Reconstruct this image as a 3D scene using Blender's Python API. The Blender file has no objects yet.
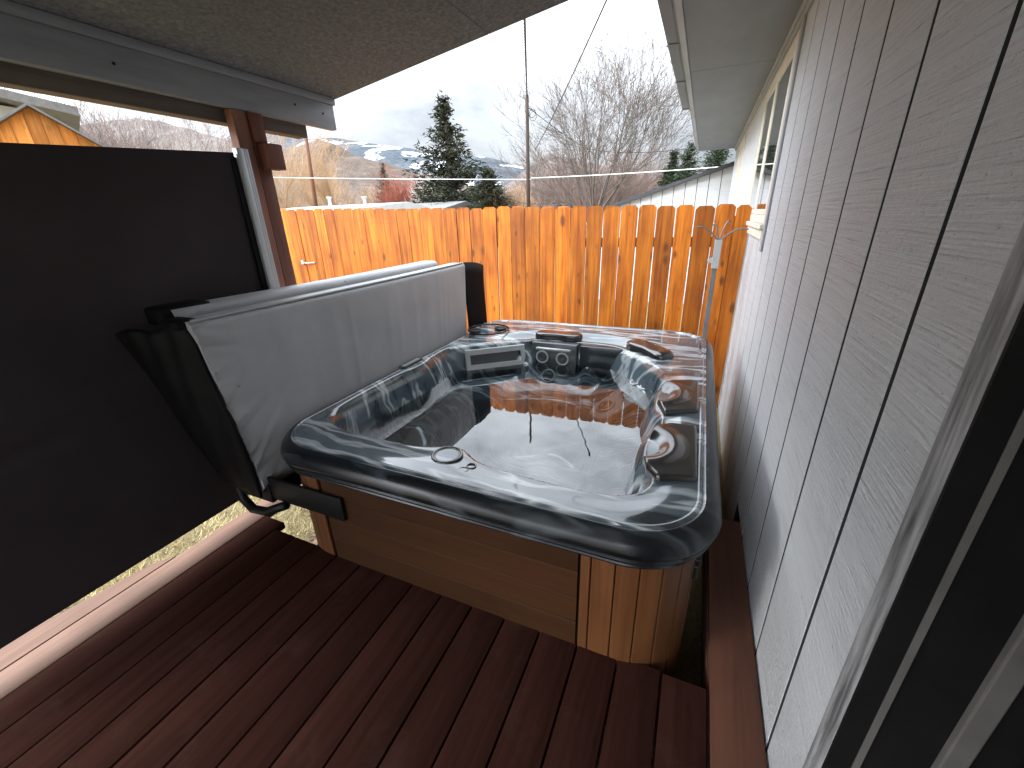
import bpy, bmesh, math, random
import numpy as np
from mathutils import Vector, Matrix
random.seed(7)
scene = bpy.context.scene
COL = scene.collection
rnd = random.uniform

# ------------------------------------------------------------------ camera
H = 1.45
F = 413.56
R = np.array([[0.91775588, 0.12419676, -0.37722581],
              [0.39608374, -0.35562976, 0.84654896],
              [-0.02901409, -0.9263383, -0.37557362]])   # rows: world axes in camera space (x right, y down, z forward)
EYE = np.array([0, 0, H])
def ray(x, y): return R @ np.array([x - 512, y - 384, F])
def onz(x, y, z):
    d = ray(x, y); return d * ((z - H) / d[2]) + EYE
def ony(x, y, Y):
    d = ray(x, y); return d * (Y / d[1]) + EYE
cam_d = bpy.data.cameras.new('camera'); cam = bpy.data.objects.new('camera', cam_d); COL.objects.link(cam)
cam_d.sensor_width = 36; cam_d.lens = F / 1024 * 36; cam_d.clip_start = 0.02; cam_d.clip_end = 20000
right, down, fwd = R[:, 0], R[:, 1], R[:, 2]
M4 = Matrix.Identity(4)
for i in range(3):
    M4[i][0] = right[i]; M4[i][1] = -down[i]; M4[i][2] = -fwd[i]; M4[i][3] = EYE[i]
cam.matrix_world = M4
scene.camera = cam

# ------------------------------------------------------------------ materials
def newmat(name):
    m = bpy.data.materials.new(name); m.use_nodes = True
    nt = m.node_tree; b = nt.nodes['Principled BSDF']
    return m, nt, b
def N(nt, typ, **kw):
    n = nt.nodes.new(typ)
    for k, v in kw.items():
        if k in n.inputs.keys(): n.inputs[k].default_value = v
        else: setattr(n, k, v)
    return n
def coords(nt, scale=(1, 1, 1), rot=(0, 0, 0)):
    tc = N(nt, 'ShaderNodeTexCoord'); mp = N(nt, 'ShaderNodeMapping')
    mp.inputs['Scale'].default_value = scale; mp.inputs['Rotation'].default_value = rot
    nt.links.new(tc.outputs['Object'], mp.inputs['Vector']); return mp.outputs[0]
def noise(nt, vec, scale, detail=4, rough=.55, dist=0):
    n = N(nt, 'ShaderNodeTexNoise'); n.inputs['Scale'].default_value = scale; n.inputs['Detail'].default_value = detail
    n.inputs['Roughness'].default_value = rough; n.inputs['Distortion'].default_value = dist
    nt.links.new(vec, n.inputs['Vector']); return n.outputs['Fac']
def ramp(nt, fac, stops):
    r = N(nt, 'ShaderNodeValToRGB'); e = r.color_ramp.elements
    while len(e) < len(stops): e.new(.5)
    for el, (p, c) in zip(e, stops):
        el.position = p; el.color = (*c, 1) if len(c) == 3 else c
    nt.links.new(fac, r.inputs['Fac']); return r.outputs['Color']
def mix(nt, a, b, fac, mode='MIX'):
    n = N(nt, 'ShaderNodeMix'); n.data_type = 'RGBA'; n.blend_type = mode
    for s, v in ((n.inputs[6], a), (n.inputs[7], b)):
        if isinstance(v, tuple): s.default_value = (*v, 1) if len(v) == 3 else v
        else: nt.links.new(v, s)
    if isinstance(fac, (int, float)): n.inputs[0].default_value = fac
    else: nt.links.new(fac, n.inputs[0])
    return n.outputs[2]
def math_(nt, op, a, b=0.0, clamp=False):
    n = N(nt, 'ShaderNodeMath'); n.operation = op; n.use_clamp = clamp
    for s, v in ((n.inputs[0], a), (n.inputs[1], b)):
        if isinstance(v, (int, float)): s.default_value = v
        else: nt.links.new(v, s)
    return n.outputs[0]
def bump(nt, b, h, strength=.3, dist=.01):
    n = N(nt, 'ShaderNodeBump'); n.inputs['Strength'].default_value = strength; n.inputs['Distance'].default_value = dist
    nt.links.new(h, n.inputs['Height']); nt.links.new(n.outputs[0], b.inputs['Normal'])
def island(nt):
    return N(nt, 'ShaderNodeNewGeometry').outputs['Random Per Island']

def M(name, c, rough=.6, var=.2, scale=6, stretch=(1, 1, 1), bmp=0, bscale=None, isl=0, spec=.4, metal=0, detail=5, bdist=.004):
    m, nt, b = newmat(name)
    v = coords(nt, stretch); f = noise(nt, v, scale, detail)
    lo = tuple(x * (1 - var) for x in c); hi = tuple(min(1, x * (1 + var)) for x in c)
    colr = ramp(nt, f, [(.3, lo), (.7, hi)])
    if isl:
        k = math_(nt, 'MULTIPLY_ADD', island(nt), 2 * isl); nt.nodes[-1].inputs[2].default_value = 1 - isl
        vm = N(nt, 'ShaderNodeCombineColor')
        for i in range(3): nt.links.new(k, vm.inputs[i])
        colr = mix(nt, colr, vm.outputs[0], 1.0, 'MULTIPLY')
    nt.links.new(colr, b.inputs['Base Color'])
    b.inputs['Roughness'].default_value = rough; b.inputs['Specular IOR Level'].default_value = spec; b.inputs['Metallic'].default_value = metal
    if bmp:
        bump(nt, b, noise(nt, v, bscale or scale * 2, 6, .6), bmp, bdist)
    return m

def wood(name, ca, cb, rough=.6, axis=2, knots=0, knotc=(.08, .025, .008), isl=.2, bmp=.25, grain=26, spec=.3):
    m, nt, b = newmat(name)
    s = [grain, grain, grain]; s[axis] = 1.6
    v0 = coords(nt)
    off = N(nt, 'ShaderNodeVectorMath'); off.operation = 'ADD'
    k = math_(nt, 'MULTIPLY', island(nt), 37.0)
    cmb = N(nt, 'ShaderNodeCombineXYZ'); nt.links.new(k, cmb.inputs[0]); nt.links.new(k, cmb.inputs[1]); nt.links.new(k, cmb.inputs[2])
    nt.links.new(v0, off.inputs[0]); nt.links.new(cmb.outputs[0], off.inputs[1])
    mp = N(nt, 'ShaderNodeMapping'); mp.inputs['Scale'].default_value = s; nt.links.new(off.outputs[0], mp.inputs[0])
    g = noise(nt, mp.outputs[0], 1.0, 6, .6, .6)
    big = noise(nt, off.outputs[0], 2.2, 3)
    colr = mix(nt, ca, cb, math_(nt, 'MULTIPLY_ADD', g, 1.5) if False else ramp(nt, g, [(.35, (0, 0, 0)), (.68, (1, 1, 1))]))
    colr = mix(nt, colr, tuple(x * .62 for x in cb), math_(nt, 'MULTIPLY', ramp(nt, big, [(.45, (0, 0, 0)), (.75, (1, 1, 1))]), .6))
    sh = math_(nt, 'MULTIPLY_ADD', island(nt), 2 * isl); nt.nodes[-1].inputs[2].default_value = 1 - isl
    vm = N(nt, 'ShaderNodeCombineColor')
    for i in range(3): nt.links.new(sh, vm.inputs[i])
    colr = mix(nt, colr, vm.outputs[0], 1.0, 'MULTIPLY')
    if knots:
        ks = [9.5] * 3; ks[axis] = 4.6
        mk = N(nt, 'ShaderNodeMapping'); mk.inputs['Scale'].default_value = ks; nt.links.new(off.outputs[0], mk.inputs[0])
        wob = N(nt, 'ShaderNodeTexNoise'); wob.inputs['Scale'].default_value = 3; nt.links.new(mk.outputs[0], wob.inputs['Vector'])
        mv = mix(nt, mk.outputs[0], wob.outputs['Color'], .12)
        vo = N(nt, 'ShaderNodeTexVoronoi'); vo.inputs['Scale'].default_value = 1.0; nt.links.new(mv, vo.inputs['Vector'])
        sep = N(nt, 'ShaderNodeSeparateColor'); nt.links.new(vo.outputs['Color'], sep.inputs[0])
        rad = math_(nt, 'MULTIPLY', sep.outputs[0], .29)
        d = math_(nt, 'SUBTRACT', rad, vo.outputs['Distance'])
        kf = ramp(nt, d, [(.0, (0, 0, 0)), (.14, (1, 1, 1))])
        colr = mix(nt, colr, knotc, math_(nt, 'MULTIPLY', kf, knots))
    nt.links.new(colr, b.inputs['Base Color'])
    b.inputs['Roughness'].default_value = rough; b.inputs['Specular IOR Level'].default_value = spec
    if bmp: bump(nt, b, g, bmp, .003)
    return m

MAT = {}
def siding_mat():
    m, nt, b = newmat('grey_siding_paint')
    wv = N(nt, 'ShaderNodeTexNoise'); wv.inputs['Scale'].default_value = 1.3; v0 = coords(nt); nt.links.new(v0, wv.inputs['Vector'])
    sk = N(nt, 'ShaderNodeVectorMath'); sk.operation = 'MULTIPLY_ADD'; nt.links.new(wv.outputs['Color'], sk.inputs[0]); sk.inputs[1].default_value = (0, 0, .02); nt.links.new(v0, sk.inputs[2])
    off = N(nt, 'ShaderNodeVectorMath'); off.operation = 'ADD'; k = math_(nt, 'MULTIPLY', island(nt), 19.0)
    cb = N(nt, 'ShaderNodeCombineXYZ'); nt.links.new(k, cb.inputs[2]); nt.links.new(sk.outputs[0], off.inputs[0]); nt.links.new(cb.outputs[0], off.inputs[1])
    mp = N(nt, 'ShaderNodeMapping'); mp.inputs['Scale'].default_value = (1, 3.5, 210); nt.links.new(off.outputs[0], mp.inputs[0])
    f = noise(nt, mp.outputs[0], 1.0, 5, .6, .15)
    mp2 = N(nt, 'ShaderNodeMapping'); mp2.inputs['Scale'].default_value = (20, 55, 120); nt.links.new(off.outputs[0], mp2.inputs[0])
    f3 = noise(nt, mp2.outputs[0], 1.0, 5, .72)
    f2 = noise(nt, v0, 3.0, 4)
    streak = ramp(nt, f, [(.28, (.31, .33, .35)), (.38, (.53, .56, .59)), (.52, (.61, .64, .67)), (.72, (.68, .705, .73))])
    c = mix(nt, streak, (.575, .605, .635), math_(nt, 'MULTIPLY', f2, .45))
    pit = ramp(nt, f3, [(.30, (1, 1, 1)), (.38, (0, 0, 0))])
    c = mix(nt, c, (.15, .15, .155), math_(nt, 'MULTIPLY', pit, .75))
    nt.links.new(c, b.inputs['Base Color']); b.inputs['Roughness'].default_value = .42; b.inputs['Specular IOR Level'].default_value = .85
    h = math_(nt, 'ADD', f, math_(nt, 'MULTIPLY', f3, .7))
    bump(nt, b, h, 1.0, .014); return m
MAT['siding'] = siding_mat()
MAT['backgrey'] = M('dim_back_wall_paint', (.16, .16, .165), .7)
MAT['groove'] = M('dark_groove', (.022, .022, .026), .9)
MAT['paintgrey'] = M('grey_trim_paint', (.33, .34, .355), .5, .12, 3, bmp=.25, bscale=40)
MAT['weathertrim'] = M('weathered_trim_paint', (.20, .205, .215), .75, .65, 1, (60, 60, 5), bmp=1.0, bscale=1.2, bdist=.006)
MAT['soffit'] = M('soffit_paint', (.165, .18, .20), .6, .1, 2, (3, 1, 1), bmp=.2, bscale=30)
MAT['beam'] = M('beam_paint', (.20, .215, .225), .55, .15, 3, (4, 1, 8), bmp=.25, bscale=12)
MAT['rawbeam'] = wood('bare_beam_wood', (.13, .105, .085), (.08, .062, .05), axis=1)
def ceil_mat():
    m, nt, b = newmat('rough_ceiling_board')
    v = coords(nt, (44, 36, 20), (0, 0, .5)); f = noise(nt, v, 1.3, 6, .7, .5)
    v2 = coords(nt); f2 = noise(nt, v2, 1.2, 3); f3 = noise(nt, v2, 9, 5, .7)
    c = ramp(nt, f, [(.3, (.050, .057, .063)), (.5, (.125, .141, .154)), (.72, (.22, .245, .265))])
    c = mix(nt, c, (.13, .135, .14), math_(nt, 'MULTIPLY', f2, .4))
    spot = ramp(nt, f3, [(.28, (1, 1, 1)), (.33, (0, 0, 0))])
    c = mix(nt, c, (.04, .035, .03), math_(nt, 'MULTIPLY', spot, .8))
    nt.links.new(c, b.inputs['Base Color']); b.inputs['Roughness'].default_value = .85
    bump(nt, b, f, .8, .01); return m
MAT['ceiling'] = ceil_mat()
MAT['cream'] = M('cream_window_paint', (.62, .585, .50), .45, .08)
MAT['fence'] = wood('orange_stained_cedar', (.48, .150, .010), (.21, .045, .004), .55, 2, .8, (.070, .022, .007), .24, .5, grain=30)
MAT['shedwood'] = wood('orange_shed_boards', (.62, .25, .05), (.38, .12, .015), .6, 2, .3, isl=.3)
def deck_mat():
    m, nt, b = newmat('redbrown_deck_stain')
    v = coords(nt, (30, 2, 10)); g = noise(nt, v, 1.2, 6, .62, .5)
    v2 = coords(nt); w = noise(nt, v2, 3.5, 6, .7); w2 = noise(nt, v2, 26, 4, .7)
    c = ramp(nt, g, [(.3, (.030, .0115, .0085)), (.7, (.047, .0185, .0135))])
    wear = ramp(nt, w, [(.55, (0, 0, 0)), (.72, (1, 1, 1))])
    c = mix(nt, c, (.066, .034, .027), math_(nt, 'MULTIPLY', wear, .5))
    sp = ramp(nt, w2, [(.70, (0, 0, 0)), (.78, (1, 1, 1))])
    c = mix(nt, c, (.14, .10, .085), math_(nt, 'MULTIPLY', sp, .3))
    sh = math_(nt, 'MULTIPLY_ADD', island(nt), .24); nt.nodes[-1].inputs[2].default_value = .88
    vm = N(nt, 'ShaderNodeCombineColor')
    for i in range(3): nt.links.new(sh, vm.inputs[i])
    c = mix(nt, c, vm.outputs[0], 1.0, 'MULTIPLY')
    nt.links.new(c, b.inputs['Base Color'])
    b.inputs['Roughness'].default_value = .9; b.inputs['Specular IOR Level'].default_value = .02
    bump(nt, b, g, .5, .003); return m
MAT['deck'] = deck_mat()
MAT['edge'] = wood('brown_edge_board_stain', (.12, .050, .030), (.085, .034, .020), .75, 1, .2, isl=.02, bmp=.4)
MAT['sunlit'] = wood('sunlit_tone_board', (.205, .118, .080), (.15, .078, .050), .7, 1, .3, (.12, .05, .04), .08, .4, grain=34)  # pale colour carries the strip of sunlight under the screen
MAT['post'] = wood('redbrown_post_stain', (.20, .075, .05), (.12, .042, .03), .65, 2)
MAT['posttan'] = wood('bare_post_wood', (.27, .125, .085), (.17, .075, .05), .7, 2)
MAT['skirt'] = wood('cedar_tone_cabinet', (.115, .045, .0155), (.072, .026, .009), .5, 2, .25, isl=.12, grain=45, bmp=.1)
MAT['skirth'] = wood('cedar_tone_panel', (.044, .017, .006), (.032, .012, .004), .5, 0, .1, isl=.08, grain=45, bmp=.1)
def fabric():
    m, nt, b = newmat('dark_shade_mesh')
    v = coords(nt, (1, 1, 1)); f = noise(nt, v, 2.5, 4)
    wv = noise(nt, coords(nt, (1, 420, 420)), 1, 2)
    c = ramp(nt, f, [(.3, (.040, .034, .036)), (.75, (.058, .050, .052))])
    c = mix(nt, c, (.03, .023, .024), math_(nt, 'MULTIPLY', wv, .6))
    nt.links.new(c, b.inputs['Base Color']); b.inputs['Roughness'].default_value = .9; b.inputs['Specular IOR Level'].default_value = .06
    bump(nt, b, wv, .3, .001); return m
MAT['fabric'] = fabric()
MAT['alu'] = M('grey_aluminium', (.42, .44, .45), .4, .06, metal=.3)
MAT['black'] = M('black_vinyl', (.005, .005, .0055), .6, .3, 12, bmp=.2, bscale=30, spec=.15)
MAT['blackplastic'] = M('black_plastic', (.012, .012, .013), .35, .2)
MAT['blackmetal'] = M('black_painted_steel', (.007, .007, .007), .5, .2, spec=.2)
def vinyl():
    m, nt, b = newmat('grey_cover_vinyl')
    f = noise(nt, coords(nt), 4, 5); f2 = noise(nt, coords(nt, (1, 1, 1)), 60, 4, .7)
    c = ramp(nt, f, [(.3, (.33, .34, .35)), (.7, (.40, .41, .42))])
    stain = ramp(nt, noise(nt, coords(nt), 22, 2), [(.74, (0, 0, 0)), (.78, (1, 1, 1))])
    c = mix(nt, c, (.14, .13, .12), math_(nt, 'MULTIPLY', stain, .8))
    nt.links.new(c, b.inputs['Base Color']); b.inputs['Roughness'].default_value = .42; b.inputs['Specular IOR Level'].default_value = .5
    bump(nt, b, f2, .12, .002); return m
MAT['vinyl'] = vinyl()
def acrylic(name, dark, mid, light, amt=1.0, rot=(0, 0, .12), rough=.09, coat=.6):
    m, nt, b = newmat(name)
    v0 = coords(nt)
    wob = N(nt, 'ShaderNodeTexNoise'); wob.inputs['Scale'].default_value = 1.7; wob.inputs['Detail'].default_value = 3
    nt.links.new(v0, wob.inputs['Vector'])
    sub = N(nt, 'ShaderNodeVectorMath'); sub.operation = 'MULTIPLY_ADD'
    nt.links.new(wob.outputs['Color'], sub.inputs[0]); sub.inputs[1].default_value = (.22, .22, .22); nt.links.new(v0, sub.inputs[2])
    mp = N(nt, 'ShaderNodeMapping'); mp.inputs['Scale'].default_value = (1.3, 9.0, 3.0); mp.inputs['Rotation'].default_value = rot
    nt.links.new(sub.outputs[0], mp.inputs[0])
    s = noise(nt, mp.outputs[0], 1.25, 2.2, .5, .25)
    big = noise(nt, v0, 2.3, 3)
    c = ramp(nt, s, [(.30, dark), (.40, mid), (.50, mid), (.57, light), (.63, mid), (.74, dark)])
    c = mix(nt, c, dark, math_(nt, 'MULTIPLY', ramp(nt, big, [(.4, (0, 0, 0)), (.65, (1, 1, 1))]), .65 * amt))
    nt.links.new(c, b.inputs['Base Color'])
    b.inputs['Roughness'].default_value = rough; b.inputs['Specular IOR Level'].default_value = .6 if rough < .2 else .3
    b.inputs['Coat Weight'].default_value = coat; b.inputs['Coat Roughness'].default_value = .03
    bump(nt, b, noise(nt, v0, 14, 2), .03, .01)
    return m
MAT['acrylic'] = acrylic('marbled_dark_acrylic', (.018, .024, .029), (.075, .104, .120), (.46, .51, .53), .7)
MAT['lip'] = acrylic('marbled_black_rim', (.004, .005, .006), (.008, .010, .012), (.05, .06, .068), rot=(0, 0, 1.2), rough=.27, coat=.0)
def pillow():
    m, nt, b = newmat('glossy_black_headrest')
    b.inputs['Base Color'].default_value = (.016, .015, .015, 1); b.inputs['Roughness'].default_value = .2
    b.inputs['Specular IOR Level'].default_value = .65
    b.inputs['Coat Weight'].default_value = .5
    bump(nt, b, noise(nt, coords(nt), 9, 2), .06, .02); return m
MAT['pillow'] = pillow()
MAT['jet'] = M('grey_jet_plastic', (.42, .44, .445), .25, .08, spec=.6)
MAT['jetdark'] = M('dark_jet_plastic', (.06, .065, .07), .25, .1, spec=.6)
MAT['darkplate'] = M('dark_backrest_acrylic', (.02, .026, .03), .15, .2)
MAT['lightgrey'] = M('light_grey_plastic', (.36, .38, .385), .35, .05)
def water():
    m, nt, b = newmat('still_water'); nt.nodes.remove(b)
    out = nt.nodes['Material Output']
    tr = N(nt, 'ShaderNodeBsdfTransparent'); tr.inputs[0].default_value = (.86, .93, .95, 1)
    gl = N(nt, 'ShaderNodeBsdfGlossy'); gl.inputs['Roughness'].default_value = .0
    fr = N(nt, 'ShaderNodeFresnel'); fr.inputs[0].default_value = 2.3
    bp = N(nt, 'ShaderNodeBump'); bp.inputs['Strength'].default_value = .05; bp.inputs['Distance'].default_value = .01
    nt.links.new(noise(nt, coords(nt), 5, 2), bp.inputs['Height'])
    nt.links.new(bp.outputs[0], gl.inputs['Normal']); nt.links.new(bp.outputs[0], fr.inputs['Normal'])
    ms = N(nt, 'ShaderNodeMixShader'); nt.links.new(fr.outputs[0], ms.inputs[0]); nt.links.new(tr.outputs[0], ms.inputs[1]); nt.links.new(gl.outputs[0], ms.inputs[2])
    nt.links.new(ms.outputs[0], out.inputs['Surface']); return m
MAT['water'] = water()
def glass():
    m, nt, b = newmat('dark_window_glass')
    b.inputs['Base Color'].default_value = (.02, .022, .024, 1); b.inputs['Roughness'].default_value = .02
    b.inputs['Specular IOR Level'].default_value = .8; b.inputs['Coat Weight'].default_value = .5
    return m
MAT['glass'] = glass()
MAT['steel'] = M('galvanised_steel', (.16, .165, .165), .45, .15, 10, metal=.2)
MAT['pole'] = wood('utility_pole_wood', (.05, .036, .027), (.03, .021, .016), .85, 2)
MAT['polered'] = wood('reddish_pole_wood', (.17, .075, .045), (.10, .045, .03), .85, 2)
MAT['wire'] = M('black_cable', (.015, .015, .016), .6)
MAT['wirelight'] = M('pale_cable', (.55, .55, .56), .5)
MAT['bark'] = M('grey_brown_bark', (.10, .080, .070), .9, .3, 4)
MAT['barktan'] = M('tan_twigs', (.36, .235, .135), .9, .25, 4)
MAT['barkpurple'] = M('purplish_twigs', (.20, .145, .13), .9, .25, 4)
MAT['barkred'] = M('rust_red_twigs', (.24, .072, .045), .9, .3, 6)
MAT['barkpale'] = M('pale_grey_twigs', (.36, .33, .31), .9, .2, 5)
MAT['needle'] = M('dark_green_needles', (.036, .040, .026), .95, .3, 3, isl=.5, spec=.05)
MAT['needle2'] = M('blue_green_needles', (.036, .050, .031), .95, .3, 3, isl=.5, spec=.05)
MAT['needle3'] = M('olive_grey_needles', (.065, .068, .045), .8, .3, 3, isl=.4)
MAT['roofdark'] = M('dark_roof_edge', (.035, .037, .042), .7)
MAT['roofgrey'] = M('grey_roofing', (.15, .148, .145), .8, .2)
MAT['snowroof'] = M('snowy_white_roof', (.46, .48, .51), .7, .06, 2)
MAT['beige'] = M('beige_siding', (.55, .47, .38), .8, .1)
MAT['latch'] = M('white_latch_cord', (.42, .39, .34), .5)
MAT['doorjamb'] = M('door_jamb_paint', (.16, .155, .155), .55, .2, 6, bmp=.4, bscale=25)
MAT['doordark'] = M('dark_door_and_shade', (.006, .006, .0065), .7, .3, 8, bmp=.3, bscale=20, spec=.15)
MAT['jambstrip'] = M('worn_jamb_strip', (.10, .096, .092), .6, .2, 8)
def ground_mat():
    m, nt, b = newmat('dry_winter_lawn')
    v = coords(nt); f = noise(nt, v, 60, 6, .75); f2 = noise(nt, v, 1.1, 4); f3 = noise(nt, v, 14, 4, .7)
    c = ramp(nt, f, [(.28, (.10, .075, .035)), (.5, (.34, .27, .13)), (.72, (.52, .45, .27))])
    c = mix(nt, c, (.19, .17, .075), math_(nt, 'MULTIPLY', f3, .45))
    c = mix(nt, c, (.26, .20, .14), math_(nt, 'MULTIPLY', f2, .4))
    nt.links.new(c, b.inputs['Base Color']); b.inputs['Roughness'].default_value = .95; b.inputs['Specular IOR Level'].default_value = .1
    bump(nt, b, f, 1, .04); return m
MAT['ground'] = ground_mat()
MAT['mulch'] = M('bark_mulch', (.30, .205, .13), .95, .6, 45, bmp=1, bscale=60, bdist=.03)
MAT['grass'] = M('dry_grass_blades', (.42, .35, .17), .9, .4, 9, isl=.4)

# ------------------------------------------------------------------ mesh builder
class MB:
    def __init__(s): s.v = []; s.f = []; s.mi = []; s.cur = 0
    def add(s, vs, fs):
        o = len(s.v); s.v += [tuple(float(c) for c in p) for p in vs]
        for f in fs: s.f.append(tuple(i + o for i in f)); s.mi.append(s.cur)
    def box(s, x0, x1, y0, y1, z0, z1, bev=0):
        if x1 < x0: x0, x1 = x1, x0
        if not bev:
            vs = [(x0, y0, z0), (x1, y0, z0), (x1, y1, z0), (x0, y1, z0), (x0, y0, z1), (x1, y0, z1), (x1, y1, z1), (x0, y1, z1)]
            s.add(vs, [(0, 3, 2, 1), (4, 5, 6, 7), (0, 1, 5, 4), (1, 2, 6, 5), (2, 3, 7, 6), (3, 0, 4, 7)])
        else:
            bm = bmesh.new(); bmesh.ops.create_cube(bm, size=1)
            for v in bm.verts:
                v.co = ((x0 + x1) / 2 + v.co.x * (x1 - x0), (y0 + y1) / 2 + v.co.y * (y1 - y0), (z0 + z1) / 2 + v.co.z * (z1 - z0))
            bmesh.ops.bevel(bm, geom=bm.edges[:], offset=bev, segments=2, affect='EDGES', profile=.5)
            s.bm(bm)
    def bm(s, bm):
        bm.verts.ensure_lookup_table(); bm.verts.index_update()
        s.add([v.co for v in bm.verts], [tuple(v.index for v in f.verts) for f in bm.faces]); bm.free()
    def prism(s, poly, axis, a, b):
        """extrude 2-D polygon along axis from a to b; poly given in the other two axes in order"""
        n = len(poly); vs = []
        for t in (a, b):
            for (p, q) in poly:
                vs.append({0: (t, p, q), 1: (p, t, q), 2: (p, q, t)}[axis])
        fs = [tuple(range(n))[::-1], tuple(range(n, 2 * n))]
        for i in range(n): j = (i + 1) % n; fs.append((i, j, n + j, n + i))
        s.add(vs, fs)
    def tube(s, pts, rads, k=8, cap=True):
        pts = [Vector(p) for p in pts]
        if isinstance(rads, (int, float)): rads = [rads] * len(pts)
        vs = []; up = None
        for i, p in enumerate(pts):
            d = (pts[min(i + 1, len(pts) - 1)] - pts[max(i - 1, 0)])
            d = d.normalized() if d.length > 1e-9 else Vector((0, 0, 1))
            if up is None:
                up = Vector((1, 0, 0)) if abs(d.x) < .8 else Vector((0, 1, 0))
            u = d.cross(up); u = u.normalized() if u.length > 1e-6 else d.orthogonal().normalized()
            w = u.cross(d); up = w
            for j in range(k):
                a = 2 * math.pi * j / k
                vs.append(p + (u * math.cos(a) + w * math.sin(a)) * rads[i])
        fs = []
        for i in range(len(pts) - 1):
            for j in range(k):
                a = i * k + j; b = i * k + (j + 1) % k
                fs.append((a, b, b + k, a + k))
        if cap:
            fs.append(tuple(range(k))[::-1]); fs.append(tuple(range((len(pts) - 1) * k, len(pts) * k)))
        s.add(vs, fs)
    def torus(s, c, nrm, Rr, r, k=28, m=8):
        nrm = Vector(nrm).normalized(); u = nrm.orthogonal().normalized(); w = nrm.cross(u); c = Vector(c); vs = []; fs = []
        for i in range(k):
            a = 2 * math.pi * i / k; d = u * math.cos(a) + w * math.sin(a)
            for j in range(m):
                b = 2 * math.pi * j / m
                vs.append(c + d * (Rr + r * math.cos(b)) + nrm * r * math.sin(b))
        for i in range(k):
            for j in range(m):
                fs.append((i * m + j, ((i + 1) % k) * m + j, ((i + 1) % k) * m + (j + 1) % m, i * m + (j + 1) % m))
        s.add(vs, fs)
    def disc(s, c, nrm, rad, th=.004, k=24):
        nrm = Vector(nrm).normalized(); c = Vector(c)
        s.tube([c - nrm * th, c + nrm * th], rad, k)
    def obj(s, name, mats, parent=None, smooth=False):
        me = bpy.data.meshes.new(name)
        off = Vector(parent_world(parent)) if parent else Vector((0, 0, 0))
        me.from_pydata([tuple(Vector(p) - off * 0) for p in s.v], [], s.f)
        for m_ in (mats if isinstance(mats, (list, tuple)) else [mats]): me.materials.append(m_)
        if len(me.polygons) == len(s.mi):
            me.polygons.foreach_set('material_index', s.mi)
        if smooth: me.polygons.foreach_set('use_smooth', [True] * len(me.polygons))
        me.update()
        o = bpy.data.objects.new(name, me); COL.objects.link(o)
        if parent:
            o.parent = parent; o.location = -off
        return o
def parent_world(p):
    l = Vector(p.location)
    while p.parent: p = p.parent; l = l + Vector(p.location)
    return l
def tag(o, label, cat, group=None, kind=None):
    o['label'] = label; o['category'] = cat
    if group: o['group'] = group
    if kind: o['kind'] = kind
    return o
def thing(name, loc, label, cat, group=None, kind=None):
    o = bpy.data.objects.new(name, None); o.empty_display_size = .1; COL.objects.link(o); o.location = loc
    return tag(o, label, cat, group, kind)
def fix_normals(o):
    bm = bmesh.new(); bm.from_mesh(o.data); bmesh.ops.recalc_face_normals(bm, faces=bm.faces); bm.to_mesh(o.data); bm.free()
def autosmooth(o, ang=25):
    me = o.data; me.polygons.foreach_set('use_smooth', [True] * len(me.polygons))
    bm = bmesh.new(); bm.from_mesh(me)
    for e in bm.edges:
        if len(e.link_faces) == 2 and e.calc_face_angle(0) > math.radians(ang): e.smooth = False
    bm.to_mesh(me); bm.free()

XW = .359          # house wall plane
GZ = -.36          # lawn level below the deck

# ------------------------------------------------------------------ ground
g = MB()
def terrain(x, y):
    return GZ + (.05 * math.sin(x * .11 + 1) * math.sin(y * .13) if abs(x) + abs(y) > 14 else 0)
xs = sorted(set([-9000, -4000, -1500, -500, -200, -100, 100, 200, 500, 1500, 4000, 9000] + [i * 4 for i in range(-20, 21)]))
ys = sorted(set([-9000, -3000, -600, -150, 100, 200, 400, 900, 2000, 5000, 12000] + [i * 4 for i in range(-10, 21)]))
vs = [(x, y, terrain(x, y)) for y in ys for x in xs]; nx = len(xs)
g.add(vs, [(j * nx + i, j * nx + i + 1, (j + 1) * nx + i + 1, (j + 1) * nx + i) for j in range(len(ys) - 1) for i in range(nx - 1)])
o = g.obj('ground', MAT['ground']); o['kind'] = 'structure'; o['label'] = 'dry straw coloured winter lawn'
g = MB()
n = 26
vs = []
for j in range(n):
    for i in range(n):
        x = -1.98 + .5 * i / (n - 1); y = .85 + 3.2 * j / (n - 1)
        vs.append((x, y, GZ + .012 + rnd(0, .03)))
g.add(vs, [(j * n + i, j * n + i + 1, (j + 1) * n + i + 1, (j + 1) * n + i) for j in range(n - 1) for i in range(n - 1)])
o = g.obj('mulch_bed', MAT['mulch']); tag(o, 'brown bark mulch ground showing between the deck and the tub', 'mulch', kind='stuff')
g = MB()
for _ in range(14000):
    x = rnd(-3.2, -1.98); y = rnd(-.2, 2.6); a = rnd(0, 6.28); h = rnd(.015, .05); l = rnd(.01, .05)
    w = rnd(.0015, .003); dx, dy = math.cos(a), math.sin(a)
    g.add([(x - dy * w, y + dx * w, GZ), (x + dy * w, y - dx * w, GZ), (x + dx * l, y + dy * l, GZ + h)], [(0, 1, 2)])
o = g.obj('dry_grass', MAT['grass']); tag(o, 'short dry yellow grass blades beside the deck edge', 'grass', kind='stuff')

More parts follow.
